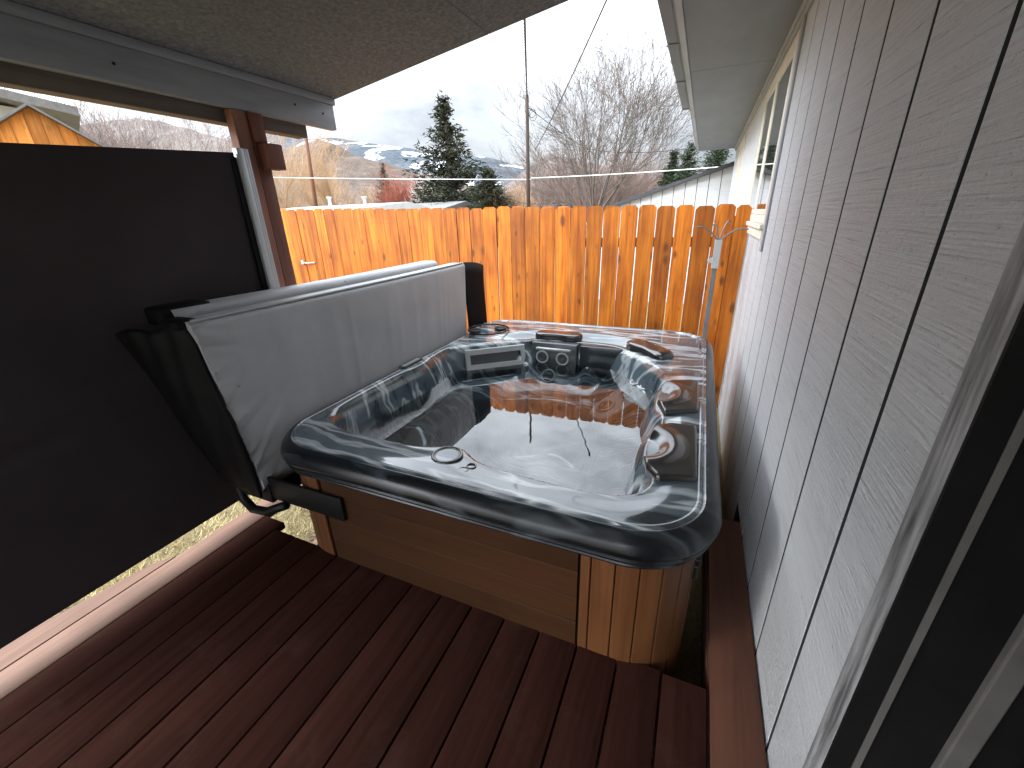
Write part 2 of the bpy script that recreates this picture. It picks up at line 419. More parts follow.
# ------------------------------------------------------------------ deck
g = MB()
deck = thing('wooden_deck', (-.8, .2, 0), 'dark red brown stained plank deck around the hot tub', 'deck', kind='structure')
sp = .1443; x = .057 + .1443 - .003
edges = [.2015 - sp * i for i in range(0, 17)]
for i in range(15):
    gq = rnd(.003, .0048); x1 = edges[i] - gq; x0 = edges[i + 1] + gq
    y1 = 1.045 if i < 14 else (1.10 if i < 15 else 1.31)
    yb = -1.99
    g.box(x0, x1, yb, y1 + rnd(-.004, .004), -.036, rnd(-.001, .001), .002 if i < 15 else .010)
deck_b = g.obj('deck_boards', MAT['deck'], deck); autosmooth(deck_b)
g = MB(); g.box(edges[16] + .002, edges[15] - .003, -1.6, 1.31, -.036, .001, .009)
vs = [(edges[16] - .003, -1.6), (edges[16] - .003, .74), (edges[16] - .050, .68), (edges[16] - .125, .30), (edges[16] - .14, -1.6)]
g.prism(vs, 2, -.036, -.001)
o = g.obj('sunlit_edge_board', MAT['sunlit'], deck); fix_normals(o); autosmooth(o); o['label'] = 'pinkish edge board coloured pale for its strip of sunlight'
g = MB(); g.box(.207, XW - .006, -1.6, 1.955, -.038, .001, .004)
g.box(.205, .24, -1.6, 1.95, -.19, -.04)
o = g.obj('edge_board', MAT['edge'], deck); autosmooth(o)
g = MB()
for y in (-1.2, -.6, 0, .6, .98): g.box(-2.05, .20, y, y + .04, -.19, -.04)
g.box(-2.0, .2, 1.0, 1.03, -.34, -.041)
g.obj('joist', MAT['deck'], deck)

# ------------------------------------------------------------------ house
house = thing('house', (1.5, 4, GZ), 'grey house with vertical grooved siding and window, along the right side', 'house')
g = MB(); g.box(XW + .022, XW + .14, .74, 9.0, GZ, 2.47); g.box(XW + .022, XW + .14, -4, -.45, GZ, 2.47); g.box(XW + .012, XW + .14, -.45, .74, 2.1, 2.47)
g.obj('wall_core', MAT['groove'], house)
g = MB()
y = .941
wy = [y + .31 * i for i in range(-1, 28)]
gw = .016
def panel(y0, y1, z0, z1):
    # siding plank with bevelled long edges, face on x = XW
    b = .007
    poly_ = [(XW + .021, y0), (XW + .0015, y0), (XW, y0 + .0015), (XW, y1 - .003), (XW + .003, y1), (XW + .010, y1 + .001), (XW + .010, y1 + .008), (XW + .021, y1 + .008)]
    k0 = len(g.f); g.prism(poly_, 2, z0, z1); g.mi[k0 + 2] = 1  # camera-facing groove side coloured near-black for its shade
WY0, WY1, WZ0, WZ1 = 3.17, 4.60, 1.36, 2.35
W2 = (6.7, 7.5, 1.5, 2.33)
for a, b in zip(wy, wy[1:]):
    a += gw / 2; b -= gw / 2
    a = max(a, .742); b = min(b, 9.0)
    if b - a < .02: continue
    panel(a, b, -.03 if a < 2 else GZ, 2.41)
for i in range(12): panel(-4 + .31 * i, -4 + .31 * i + .297, -.03, 2.41)
o = g.obj('wall', [MAT['siding'], MAT['groove']], house)
fix_normals(o)
# trim under soffit
g = MB(); g.box(XW - .018, XW - .002, -4, 9.0, 2.375, 2.428, .003); g.box(XW - .034, XW - .019, -4, 9.0, 2.402, 2.4285, .003)
g.obj('frieze_trim', MAT['paintgrey'], house)
# soffit and eave
g = MB()
g.box(-.236, XW - .003, -1.7, 4.06, 2.431, 2.443); g.box(-.236, XW - .003, 4.064, 6.2, 2.4305, 2.443); g.box(-.236, XW - .003, 6.204, 7.7, 2.4312, 2.443); g.box(-.236, XW - .003, 7.704, 9.05, 2.4305, 2.443)
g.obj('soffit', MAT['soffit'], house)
g = MB(); g.box(-.262, -.238, -1.7, 9.05, 2.422, 2.60, .003)
g.box(-.276, -.2635, -1.7, 9.06, 2.43, 2.615)
g.obj('fascia', MAT['paintgrey'], house)
g = MB()
for (a, b) in ((.9, 3.42), (3.45, 4.33), (4.36, 5.42)):
    g.box(-.357, -.290, a, b, 2.440, 2.475, .003)
    g.box(-.362, -.279, b - .012, b + .018, 2.433, 2.4395, .002)
g.box(-.288, -.2775, .9, 5.42, 2.436, 2.475, .002)
g.obj('eave_flashing', MAT['soffit'], house)
g = MB()
g.prism([(-.30, 2.50), (3.8, 3.9), (3.8, 4.02), (-.32, 2.62)], 1, -1.7, 9.1)
g.obj('roof', MAT['roofdark'], house)
g = MB(); g.prism([(XW + .02, GZ), (6, GZ), (6, 2.45), (XW + .02, 2.45)], 1, 8.9, 9.0); g.obj('end_wall', MAT['siding'], house)
# near window
def window(y0, y1, z0, z1, mull):
    w = MB(); c = .09; px = XW - .014
    w.box(px, XW + .03, y0, y0 + c * .75, z0, z1, .004); w.box(px, XW + .03, y1 - c * .75, y1, z0, z1, .004)
    w.box(px + .001, XW + .03, y0 + c * .76, y1 - c * .76, z1 - c * .7, z1, .004)
    w.box(px + .001, XW + .03, y0 + c * .76, y1 - c * .76, z0, z0 + .05, .004)
    fr = w.obj('window', MAT['cream'], house); autosmooth(fr)
    w = MB(); iy0, iy1, iz0, iz1 = y0 + .07, y1 - .07, z0 + .052, z1 - .065
    for (a, b) in ((iy0, mull - .025), (mull + .025, iy1)):
        w.box(px + .003, XW + .02, a, a + .03, iz0, iz1, .003); w.box(px + .003, XW + .02, b - .03, b, iz0, iz1, .003)
        w.box(px + .0035, XW + .02, a + .031, b - .031, iz0, iz0 + .035, .003); w.box(px + .0035, XW + .02, a + .031, b - .031, iz1 - .035, iz1, .003)
    w.box(px + .002, XW + .02, mull - .024, mull + .024, iz0, iz1, .003)
    w.obj('sash', MAT['cream'], fr)
    w = MB(); w.box(px + .008, XW + .012, iy0 + .02, iy1 - .02, iz0 + .02, iz1 - .02); w.obj('pane', MAT['glass'], fr)
    w = MB(); w.box(px - .022, XW - .002, y0 - .02, y1 + .02, z0 - .034, z0 - .002, .005); w.box(px - .006, XW - .002, y0 - .01, y1 + .01, z0 - .095, z0 - .036, .004)
    w.obj('sill', MAT['cream'], fr)
    return fr
window(WY0, WY1, WZ0, WZ1, 3.92)
window(*W2, 7.1)
g = MB()
g.box(XW - .014, XW - .001, WY0 - .075, WY0 - .004, WZ0 - .16, 2.37, .003)
g.obj('window_casing', MAT['paintgrey'], house)
# doorway trim at the near right
g = MB()
g.box(XW - .006, XW + .031, .678, .704, -.03, 2.2, .003)
g.box(XW - .003, XW + .020, .7055, .716, -.03, 2.2, .002); g.box(XW - .005, XW + .020, .7185, .739, -.03, 2.2, .003)
g.box(XW - .007, XW + .03, -.45, -.37, -.03, 2.2, .003); g.box(XW - .0055, XW + .03, -.368, .677, 2.11, 2.2, .003)
door = g.obj('door_casing', MAT['weathertrim'], house); autosmooth(door)
g = MB(); g.box(.3915, .403, .6715, .6765 + .02, -.03, 2.1); g.box(.492, .525, .664, .70, -.03, 2.1, .003)
g.obj('stop_strip', MAT['jambstrip'], door)
g = MB(); g.box(XW - .0055, .3910, .6715, .6775, -.03, 2.195); g.box(.4035, .4915, .6765, .73, -.03, 2.1); g.box(.391, .40, .69, .73, -.03, 2.1); g.box(.5255, .60, .672, .73, -.03, 2.1); g.box(XW + .02, .60, -.45, -.37, -.03, 2.1)  # first box: added dark strip painting shade over the trim reveal
g.box(XW + .003, .62, -.5, .75, -.10, -.035)
g.obj('jamb', MAT['doordark'], door)
g = MB(); g.box(.57, .61, -.368, .66, -.02, 2.09, .003); g.box(.562, .5695, -.20, .50, .2, .95, .004); g.box(.562, .5695, -.20, .50, 1.1, 1.95, .004)
g.obj('door', MAT['doordark'], house)

# ------------------------------------------------------------------ patio cover
patio = thing('patio_cover', (-2.2, 1.7, 0), 'low sloping patio roof of rough grey board on a painted beam and brown post', 'patio cover')
def cz(x): return 2.159 + (x + 2.2) * (2.378 - 2.159) / (1.497)
g = MB()
# ceiling boards as three sheets with thin seams, plus roof deck above
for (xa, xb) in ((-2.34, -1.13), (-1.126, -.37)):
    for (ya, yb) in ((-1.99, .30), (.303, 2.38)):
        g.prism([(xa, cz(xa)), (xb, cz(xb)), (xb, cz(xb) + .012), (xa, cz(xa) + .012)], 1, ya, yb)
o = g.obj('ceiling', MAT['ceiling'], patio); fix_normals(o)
g = MB()
g.prism([(-2.36, cz(-2.36) + .013), (-.37, cz(-.37) + .013), (-.37, cz(-.37) + .05), (-2.36, cz(-2.36) + .05)], 1, -2.95, 2.386)
o = g.obj('roof', MAT['roofdark'], patio); fix_normals(o)
g = MB()
g.box(-2.245, -2.2, -1.7, 2.345, 1.985, 2.118, .004)
g.box(-2.247, -2.192, -1.7, 2.36, 2.119, 2.157, .004)
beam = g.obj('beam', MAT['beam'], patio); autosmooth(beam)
g = MB(); g.box(-2.34, -2.262, -1.7, 2.16, 1.925, 2.09, .004); g.obj('rear_beam', MAT['rawbeam'], patio)
g = MB()
g.box(-2.261, -2.205, 1.735, 1.812, GZ, 1.984, .004)
post = g.obj('post', MAT['post'], patio); autosmooth(post)
g = MB(); g.box(-2.260, -2.204, 1.655, 1.733, GZ, 1.984, .004); o = g.obj('post_filler', MAT['posttan'], post)
g = MB(); g.box(-2.203, -2.175, 1.735, 1.80, 1.845, 1.98, .004)
g.box(-2.203, -2.135, 1.755, 1.85, 1.72, 1.842, .005); o = g.obj('cleat', MAT['post'], post); autosmooth(o)
for y_, z_ in ((2.25, 2.06), (2.05, 2.07), (1.2, 2.05)):
    g = MB(); g.disc((-2.199, y_, z_), (1, 0, 0), .006, .002, 10); g.obj('bolt', MAT['blackmetal'], beam)

# ------------------------------------------------------------------ privacy screen
def toward(p, k=.956): return (p[0] * k, p[1] * k, H + (p[2] - H) * k)
scr = thing('privacy_screen', (-2.06, .4, 0), 'dark brown mesh shade stretched across the left side of the deck', 'screen')
g = MB(); ny, nz = 120, 60
vs = []
for j in range(nz + 1):
    for i in range(ny + 1):
        y_ = -.12 + (1.575 + .12) * i / ny
        ztop = 1.724 + (y_ - .765) * .068; t = j / nz
        zb = .046
        z_ = zb + (ztop - zb) * t
        bulge = .018 * math.sin(y_ * 2.1 + .6) * math.sin(math.pi * t)
        wr = .016 * math.exp(-((z_ - .78 - .05 * y_) / .012) ** 2) - .018 * math.exp(-((z_ - .66 - .07 * y_ - .02 * math.sin(y_ * 5)) / .012) ** 2)
        vs.append(toward((-2.155 + bulge + wr * (1 if y_ < 1.3 else .5), y_, z_)))
for side in (0, .004):
    g.add([(x_ - side, y_, z_) for (x_, y_, z_) in vs], [(j * (ny + 1) + i, j * (ny + 1) + i + 1, (j + 1) * (ny + 1) + i + 1, (j + 1) * (ny + 1) + i) for j in range(nz) for i in range(ny)])
o = g.obj('mesh_fabric', MAT['fabric'], scr, True)
g = MB(); g.box(-2.17, -2.135, 1.582, 1.617, -.06, 1.80, .003); g.box(-2.166, -2.14, 1.619, 1.632, -.06, 1.80, .002); g.box(-2.17, -2.145, 1.634, 1.65, -.06, 1.80, .002); g.v = [toward(p) for p in g.v]
o = g.obj('side_channel', MAT['alu'], scr); autosmooth(o)
g = MB(); g.box(-2.172, -2.150, 1.552, 1.581, -.05, 1.76, .003); g.v = [toward(p) for p in g.v]; g.obj('edge_hem', MAT['black'], scr)

# ------------------------------------------------------------------ fence
fence = thing('board_fence', (-2.5, 4.15, GZ), 'orange stained dog-eared board fence standing behind the hot tub', 'fence')
FY = 4.15
g = MB()
pitch = .1572
def ftop(x):
    return 1.482 + (-(x) + .35) * .028
xb = .234
k = 0
boards = [xb + pitch * i for i in (0,)]
x_ = xb + pitch
while x_ > -6.4:
    x0, x1 = x_ - pitch, x_
    right_part = x0 > -2.4
    gap = rnd(.002, .006) + (rnd(0, .006) if right_part and random.random() < .6 else 0)
    zt = ftop((x0 + x1) / 2) + rnd(-.007, .007) - (.010 if x0 < -2.05 else 0)
    tilt = rnd(-.0022, .0022); lean = rnd(-.004, .004); thk = .018
    a0 = x0 + gap / 2; a1 = min(x1 - gap / 2, XW - .012)
    zb = GZ + .03; c = .026
    prof = [(a0 + lean, zb), (a1 - rnd(0, .004) + lean, zb), (a1, zt - c), (a1 - c * .8, zt - c * .25), (a1 - c * 1.1, zt), (a0 + c * 1.1, zt), (a0 + c * .8, zt - c * .25), (a0, zt - c)]
    yo = FY + rnd(-.004, .004)
    nn = len(prof)
    vs = [(p, yo + tilt * (i % 3), q) for i, (p, q) in enumerate(prof)] + [(p, yo + thk, q) for p, q in prof]
    fs = [tuple(range(nn)), tuple(range(nn, 2 * nn))[::-1]] + [(i, nn + i, nn + (i + 1) % nn, (i + 1) % nn) for i in range(nn)]
    g.add(vs, fs)
    x_ -= pitch; k += 1
o = g.obj('board_panel', MAT['fence'], fence); fix_normals(o)
g = MB()
for z_ in (-.05, 1.15): g.box(-6.4, XW - .02, FY + .03, FY + .068, z_, z_ + .085, .003)
g.obj('rail', MAT['fence'], fence)
for xp in (-6.2, -4.3, -1.9, .2):
    g = MB(); g.box(xp, xp + .09, FY + .07, FY + .16, GZ - .05, 1.40, .004); g.obj('fence_post', MAT['fence'], fence)
g = MB(); g.tube([(-4.84, FY - .012, .965), (-4.76, FY - .03, .955), (-4.62, FY - .014, .962)], .009, 6); g.box(-4.86, -4.82, FY - .02, FY - .003, .94, .99)
g.obj('latch', MAT['latch'], fence)

# ------------------------------------------------------------------ shepherd hook pole
hk = thing('plant_hook_pole', (.123, 3.75, GZ), 'grey square steel pole with curved wire hooks behind the tub', 'plant hook')
g = MB(); g.box(.105, .141, 3.735, 3.77, GZ, 1.22, .003); o = g.obj('pole', MAT['steel'], hk)
g = MB(); g.box(.098, .148, 3.728, 3.777, 1.02, 1.235, .003)
g.box(.080, .099, 3.74, 3.76, 1.06, 1.10, .002); g.box(.06, .08, 3.745, 3.755, 1.075, 1.09); g.obj('clamp', MAT['alu'], hk)
for (ex, ez, my) in ((-.05, 1.325, -.05), (.31, 1.31, -.06), (.19, 1.36, .03), (.07, 1.34, .02)):
    g = MB(); pts = []
    for t in np.linspace(0, 1, 14):
        x_ = .123 + (ex - .123) * t
        z_ = 1.22 + (ez - 1.22) * math.sin(t * math.pi * .62) / math.sin(math.pi * .62 if t < 2 else 1)
        pts.append((x_, 3.752 + my * t, z_))
    g.tube(pts, .006, 6); g.obj('hook', MAT['steel'], hk)

# ------------------------------------------------------------------ hot tub
tub = thing('hot_tub', (-.765, 2.175, GZ), 'large hot tub with black marbled rim and cedar toned skirt', 'hot tub')
X0, X1, Y0, Y1 = -1.70, .172, .975, 3.38
def rrect(x0, x1, y0, y1, r, n_side=70, n_c=30):
    """rounded rectangle outline, counter-clockwise, with outward normals"""
    out = []
    cs = [((x1 - r, y0 + r), -90), ((x1 - r, y1 - r), 0), ((x0 + r, y1 - r), 90), ((x0 + r, y0 + r), 180)]
    starts = [((x0 + r, y0), (x1 - r, y0), (0, -1)), ((x1, y0 + r), (x1, y1 - r), (1, 0)), ((x1 - r, y1), (x0 + r, y1), (0, 1)), ((x0, y1 - r), (x0, y0 + r), (-1, 0))]
    for (a, b, nn), (c, a0) in zip(starts, cs):
        for i in range(n_side):
            t = i / n_side; out.append((a[0] + (b[0] - a[0]) * t, a[1] + (b[1] - a[1]) * t, *nn))
        for i in range(n_c):
            an = math.radians(a0 + 90 * i / n_c); out.append((c[0] + r * math.cos(an), c[1] + r * math.sin(an), math.cos(an), math.sin(an)))
    return np.array(out)
RR = .29
P = rrect(X0, X1, Y0, Y1, RR)
# inner opening polygon (world xy)
poly = [(-1.50, 1.265), (-1.40, 1.235), (-1.15, 1.228), (-1.0, 1.232), (-.93, 1.255), (-.86, 1.285), (-.79, 1.285), (-.73, 1.24), (-.66, 1.205), (-.45, 1.19), (-.25, 1.185), (-.14, 1.205), (-.075, 1.265),
        (-.065, 1.36), (-.115, 1.42), (-.125, 1.62), (-.075, 1.78), (-.085, 1.88), (-.13, 1.98), (-.13, 2.2), (-.08, 2.32), (-.14, 2.5), (-.24, 2.68), (-.40, 2.86), (-.50, 2.93), (-.60, 2.95), (-.85, 2.94), (-1.07, 2.93), (-1.115, 2.88), (-1.16, 2.86), (-1.50, 2.585), (-1.60, 2.50), (-1.60, 2.3), (-1.575, 2.1), (-1.60, 1.9), (-1.60, 1.42), (-1.565, 1.31)]
PA = np.array(poly)
def chaikin(p, n):
    for _ in range(n):
        q = np.roll(p, -1, 0); p = np.stack([.75 * p + .25 * q, .25 * p + .75 * q], 1).reshape(-1, 2)
    return p
PA = chaikin(PA, 2)
def sdf(pts, pl):
    """positive inside"""
    a = pl; b = np.roll(pl, -1, 0); ab = b - a
    d = np.full(len(pts), 1e9); ins = np.zeros(len(pts), bool)
    for i in range(len(a)):
        ap = pts - a[i]; t = np.clip((ap @ ab[i]) / max(1e-12, ab[i] @ ab[i]), 0, 1)
        d = np.minimum(d, np.linalg.norm(ap - t[:, None] * ab[i], axis=1))
        c = ((a[i, 1] > pts[:, 1]) != (b[i, 1] > pts[:, 1]))
        with np.errstate(divide='ignore', invalid='ignore'):
            xi = (b[i, 0] - a[i, 0]) * (pts[:, 1] - a[i, 1]) / (b[i, 1] - a[i, 1]) + a[i, 0]
        ins ^= c & (pts[:, 0] < xi)
    return np.where(ins, d, -d)
def sm(x, a, b):
    t = np.clip((x - a) / (b - a), 0, 1); return t * t * (3 - 2 * t)
foot = chaikin(np.array([(-1.25, 1.6), (-.55, 1.5), (-.42, 1.75), (-.45, 2.35), (-.75, 2.55), (-1.1, 2.45), (-1.28, 2.2)]), 3)
RZ = .575; WZ = .395
def shell_z(pts):
    s = sdf(pts, PA); x, y = pts[:, 0], pts[:, 1]
    # coping: slight dishing, falls a little towards the opening
    z = np.full(len(pts), RZ) - .008 * sm(s, -.14, -.02)
    # raised shoulders: back corners sit higher
    z += .022 * sm(y, 2.75, 3.05) * (1 - sm(s, -.16, -.03)) - .012 * sm(y, 2.7, 2.9) * sm(s, -.16, -.02)
    # inner drop with a step
    z -= .030 * sm(s, -.018, .012)
    front = 1 - sm(y, 1.3, 1.5)
    z -= (.22 + .06 * front) * sm(s, .004, .075)
    seat = .09 * sm(s, .05, .30)
    z -= seat
    # ribs between the seats, hugging the wall
    for (rx, ry, w, hgt) in ((-.66, 2.86, .07, .10), (-1.12, 2.80, .07, .1), (-.16, 1.83, .06, .08)):
        d = np.hypot(x - rx, y - ry); z += hgt * np.exp(-(d / w) ** 2) * sm(s, .015, .05)
    # lounge ridge on the left
    z += .07 * np.exp(-((x + 1.33 + .06 * np.sin(y * 4)) / .12) ** 2) * sm(y, 1.5, 1.8) * (1 - sm(y, 2.3, 2.6)) * sm(s, .08, .2)
    z -= .40 * sm(sdf(pts, foot), -.07, .05)
    # scalloped leg channels on the bottom
    z += .02 * np.sin(x * 14) * sm(s, .3, .5)
    return z
g = MB()
rings = []
# outer lip (offset outwards from the outline is negative inset), top surface inset d
lip = [(.052, .457), (.034, .458), (.022, .461), (.012, .467), (.012, .472), (.027, .4765), (.027, .479), (.008, .483), (.005, .489), (.006, .494), (.022, .498), (.022, .5005), (.002, .505), (-.003, .514), (.0, .527), (.006, .542), (.016, .555), (.030, .566), (.044, .573), (.052, .5755), (.057, .573), (.060, .569), (.063, .573), (.068, .5775), (.074, .577)]
for d, z in lip:
    rings.append(np.stack([P[:, 0] - P[:, 2] * d, P[:, 1] - P[:, 3] * d, np.full(len(P), z) + (.0 if z < .56 else 0)], 1))
# the raised back: lift the crest smoothly
def back_lift(xy): return .022 * sm(xy[:, 1], 2.75, 3.05)
base = np.stack([P[:, 0] - P[:, 2] * .078, P[:, 1] - P[:, 3] * .078], 1)
# target points on the opening centre line, for interpolation inwards
tgt = np.stack([np.clip(base[:, 0], -1.0, -.6) * .6 + -.8 * .4, np.clip(base[:, 1], 1.9, 2.2)], 1)
# dense rings near the wall
ts = np.concatenate([np.linspace(0, .42, 95), np.linspace(.425, .985, 60)])
for t in ts:
    xy = base * (1 - t) + tgt * t
    z = shell_z(xy)
    if t < .03: z = z * (t / .03) + (.5755) * (1 - t / .03)
    rings.append(np.column_stack([xy, z]))
for i, r_ in enumerate(rings):
    if i < len(lip):
        w = np.clip((r_[:, 2] - .51) / .06, 0, 1); r_[:, 2] += back_lift(r_[:, :2]) * w
    elif i == len(lip): r_[:, 2] = .5755 + back_lift(r_[:, :2])
nP = len(P); V = np.concatenate(rings)
fs = []
for i in range(len(rings) - 1):
    for j in range(nP):
        k = (j + 1) % nP; fs.append((i * nP + j, i * nP + k, (i + 1) * nP + k, (i + 1) * nP + j))
fs.append(tuple(range((len(rings) - 1) * nP, len(rings) * nP)))
g.v = [tuple(map(float, p)) for p in V]; g.f = fs
nl = (len(lip) - 6) * nP
g.mi = [1 if i < nl else 0 for i in range(len(fs))]
shell = g.obj('shell', [MAT['acrylic'], MAT['lip']], tub, True)
# water
g = MB()
wp = []
cen = np.array([-.8, 2.05])
for p in chaikin(np.array(poly), 1):
    d = p - cen; wp.append(cen + d * (1 + .03 / max(.1, np.linalg.norm(d)) * -1.0 + .02))
nw = len(wp)
g.add([(cen[0], cen[1], WZ)] + [(p[0], p[1], WZ) for p in wp], [(0, 1 + i, 1 + (i + 1) % nw) for i in range(nw)])
g.obj('water', MAT['water'], tub)
# skirt: horizontal-board front panel and vertical-board corners, sides
g = MB(); S = .055
sx0, sx1, sy0, sy1 = X0 + S, X1 - S, Y0 + S, Y1 - S
SB, ST = GZ, .464
Q = rrect(sx0, sx1, sy0, sy1, .22, 40, 16)
core = MB()
vs = [(q[0] - q[2] * .014, q[1] - q[3] * .014, z_) for z_ in (SB, ST) for q in Q]; nq = len(Q)
core.add(vs, [(i, (i + 1) % nq, nq + (i + 1) % nq, nq + i) for i in range(nq)])
core.obj('cabinet', MAT['doordark'], tub, True)
# arc-length walk for vertical boards
L = np.concatenate([[0], np.cumsum(np.linalg.norm(np.diff(np.vstack([Q[:, :2], Q[:1, :2]]), axis=0), axis=1))])
def q_at(l):
    l = l % L[-1]; i = np.searchsorted(L, l) - 1; i = max(0, min(i, nq - 1)); t = (l - L[i]) / max(1e-9, L[i + 1] - L[i])
    a, b = Q[i], Q[(i + 1) % nq]; r_ = a * (1 - t) + b * t; nl_ = math.hypot(r_[2], r_[3]); r_[2:] /= nl_; return r_
def vboard(l0, l1, out=.0, mb=None, z0=SB, z1=ST):
    n_ = max(2, int((l1 - l0) / .015)); vs = []; b_ = .004
    prof = [(l0 + .0015, -.013), (l0 + .0015, out - .003)] + [(l0 + b_ + (l1 - l0 - 2 * b_) * i / n_, out) for i in range(n_ + 1)] + [(l1 - .0015, out - .003), (l1 - .0015, -.013)]
    for z_ in (z0, z1):
        for l, d in prof:
            q = q_at(l); vs.append((q[0] + q[2] * d, q[1] + q[3] * d, z_))
    m_ = len(prof); mb.add(vs, [(i, i + 1, m_ + i + 1, m_ + i) for i in range(m_ - 1)])
# outline starts at front-left end of the straight front (x = sx0+r) going right
front_len = (sx1 - .22) - (sx0 + .22)
corner_len = math.pi / 2 * .22
lp = front_len - .135     # front panel ends here
vb = MB()
l = lp + .004; widths = [.036, .078, .075, .072, .072, .072, .072, .078]
for w in widths:
    vboard(l, l + w, .002, vb); l += w
l_side0 = l
while l < front_len + corner_len + (sy1 - sy0 - .44) * 2 + front_len + corner_len * 3 - .02 - .17 + .0:
    vboard(l, min(l + .105, L[-1] - .001), .002, vb); l += .105
ll = L[-1] - corner_len - .02
vb2 = []
# left front corner boards
l = l if l > 0 else ll
end = L[-1] + .045
while l < end - .02:
    w = min(.07, end - l); vboard(l, l + w, .002, vb); l += .07
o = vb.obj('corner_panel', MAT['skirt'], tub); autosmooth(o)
hb = MB()
hgt = (ST - SB) / 7
for i in range(7):
    z0, z1 = SB + hgt * i + .0016, SB + hgt * (i + 1) - .0016
    l0, l1 = .05, lp - .003
    xa, xb_ = q_at(l0)[0], q_at(l1)[0]; yq = sy0
    hb.prism([(yq + .012, z0), (yq - .0013, z0), (yq - .002, z0 + .0007), (yq - .002, z1 - .0007), (yq - .0013, z1), (yq + .012, z1)], 0, xa, xb_)
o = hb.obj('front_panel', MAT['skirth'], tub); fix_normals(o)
# latch on the right corner
g = MB(); g.box(.094, .128, 1.20, 1.235, .285, .345, .005); g.box(.10, .134, 1.205, 1.23, .345, .37, .004); o = g.obj('cover_latch', MAT['blackplastic'], tub)
# headrests
def headrest(pxs, z=.585):
    ol = np.array([onz(x_, y_, z)[:2] for x_, y_ in pxs]); ol = chaikin(ol, 3)
    c = ol.mean(0); c[0] += .02
    g = MB(); n_ = len(ol); R_ = []
    for sc, zz in [(.97, .50), (1.0, .560), (1.0, .578), (.992, .584), (.98, .588), (.965, .5905), (.95, .592)] + [(q_, .592 + .003 * (1 - q_)) for q_ in np.linspace(.92, .02, 26)]:
        R_.append(np.column_stack([c + (ol - c) * sc, np.full(n_, zz)]))
    V_ = np.concatenate(R_)
    # crescent dish towards the bather
    lx = ol[:, 0].min(); my = (ol[:, 1].min() + ol[:, 1].max()) / 2
    d = np.hypot((V_[:, 0] - (lx - .01)), (V_[:, 1] - my) * .8)
    top = V_[:, 2] > .57
    V_[:, 2] = np.where(top, V_[:, 2] - .028 * (1 - sm(d, .045, .10)) + .007 * np.exp(-((d - .118) / .026) ** 2), V_[:, 2])
    fs_ = [(i * n_ + j, i * n_ + (j + 1) % n_, (i + 1) * n_ + (j + 1) % n_, (i + 1) * n_ + j) for i in range(len(R_) - 1) for j in range(n_)]
    fs_.append(tuple(range((len(R_) - 1) * n_, len(R_) * n_)))
    g.add(V_, fs_); o = g.obj('headrest', MAT['pillow'], tub, True); fix_normals(o)
    return o
def dense(p, k=5):
    p = np.array(p, float); q = np.roll(p, -1, 0)
    return np.concatenate([[p[i] * (1 - t) + q[i] * t for t in np.linspace(0, 1, k, endpoint=False)] for i in range(len(p))])
headrest(dense([(671, 423), (697, 426), (698, 480), (657, 477), (645.6, 465.6), (643, 458), (650, 450), (648, 443), (649.5, 433), (658.6, 425)]))
headrest(dense([(672, 380), (698.7, 381), (699, 410.5), (664.5, 412.5), (657, 400), (664, 394), (661, 386)]))
# corner headrest across the back right corner
def lozenge(c, ux, uy, un, a, b, h, name, mat, par, k=36, pinch=.25):
    c, ux, uy, un = map(lambda t: np.array(t, float), (c, ux, uy, un)); g = MB(); rr = []
    for sc, hh in ((1.0, -.03), (1.0, 0), (.97, h * .6), (.88, h), (.5, h * 1.05), (.02, h)):
        ring = []
        for i in range(k):
            t = 2 * math.pi * i / k; ex = math.copysign(abs(math.cos(t)) ** .55, math.cos(t)); ey = math.copysign(abs(math.sin(t)) ** .55, math.sin(t))
            yy = ey * b
            if ey < 0: yy *= 1 - pinch * math.exp(-(ex / .35) ** 2)
            ring.append(c + ux * ex * a * sc + uy * yy * sc + un * hh)
        rr.append(ring)
    V_ = [p for r_ in rr for p in r_]
    fs_ = [(i * k + j, i * k + (j + 1) % k, (i + 1) * k + (j + 1) % k, (i + 1) * k + j) for i in range(len(rr) - 1) for j in range(k)]
    fs_.append(tuple(range((len(rr) - 1) * k, len(rr) * k))); g.add(V_, fs_)
    o = g.obj(name, mat, par, True); fix_normals(o); return o
dg = np.array([.70, -.714, 0])       # along the back right diagonal
dn = np.array([-.714, -.70, 0])      # facing into the tub
lozenge((-.235, 2.83, .588), dg, -dn, (0, 0, 1), .20, .075, .022, 'headrest', MAT['pillow'], tub)
lozenge((-.93, 3.01, .588), (1, 0, 0), (0, 1, 0), (0, 0, 1), .185, .07, .014, 'headrest', MAT['pillow'], tub)
# jet plate on the back right seat, sloping under the water
d_ = ray(627, 403); pc = None
for q_ in np.linspace(2.2, 5.0, 1500):
    p_ = d_ / np.linalg.norm(d_) * q_ + EYE
    if p_[2] < shell_z(p_[None, :2])[0]: pc = p_; break
e_ = .05
gx = (shell_z(np.array([[pc[0] + e_, pc[1]]]))[0] - shell_z(np.array([[pc[0] - e_, pc[1]]]))[0]) / (2 * e_)
gy = (shell_z(np.array([[pc[0], pc[1] + e_]]))[0] - shell_z(np.array([[pc[0], pc[1] - e_]]))[0]) / (2 * e_)
print('jet plate at', pc, gx, gy)
pn = np.array([-gx, -gy, 1.0]); pn /= np.linalg.norm(pn); pc = pc + pn * .05
pu = dg - pn * (dg @ pn); pu /= np.linalg.norm(pu)
pv = np.cross(pn, pu)
if pv[2] < 0: pv = -pv
lozenge(pc, pv, pu, pn, .25, .115, .012, 'jet_plate', MAT['jet'], tub, pinch=0)
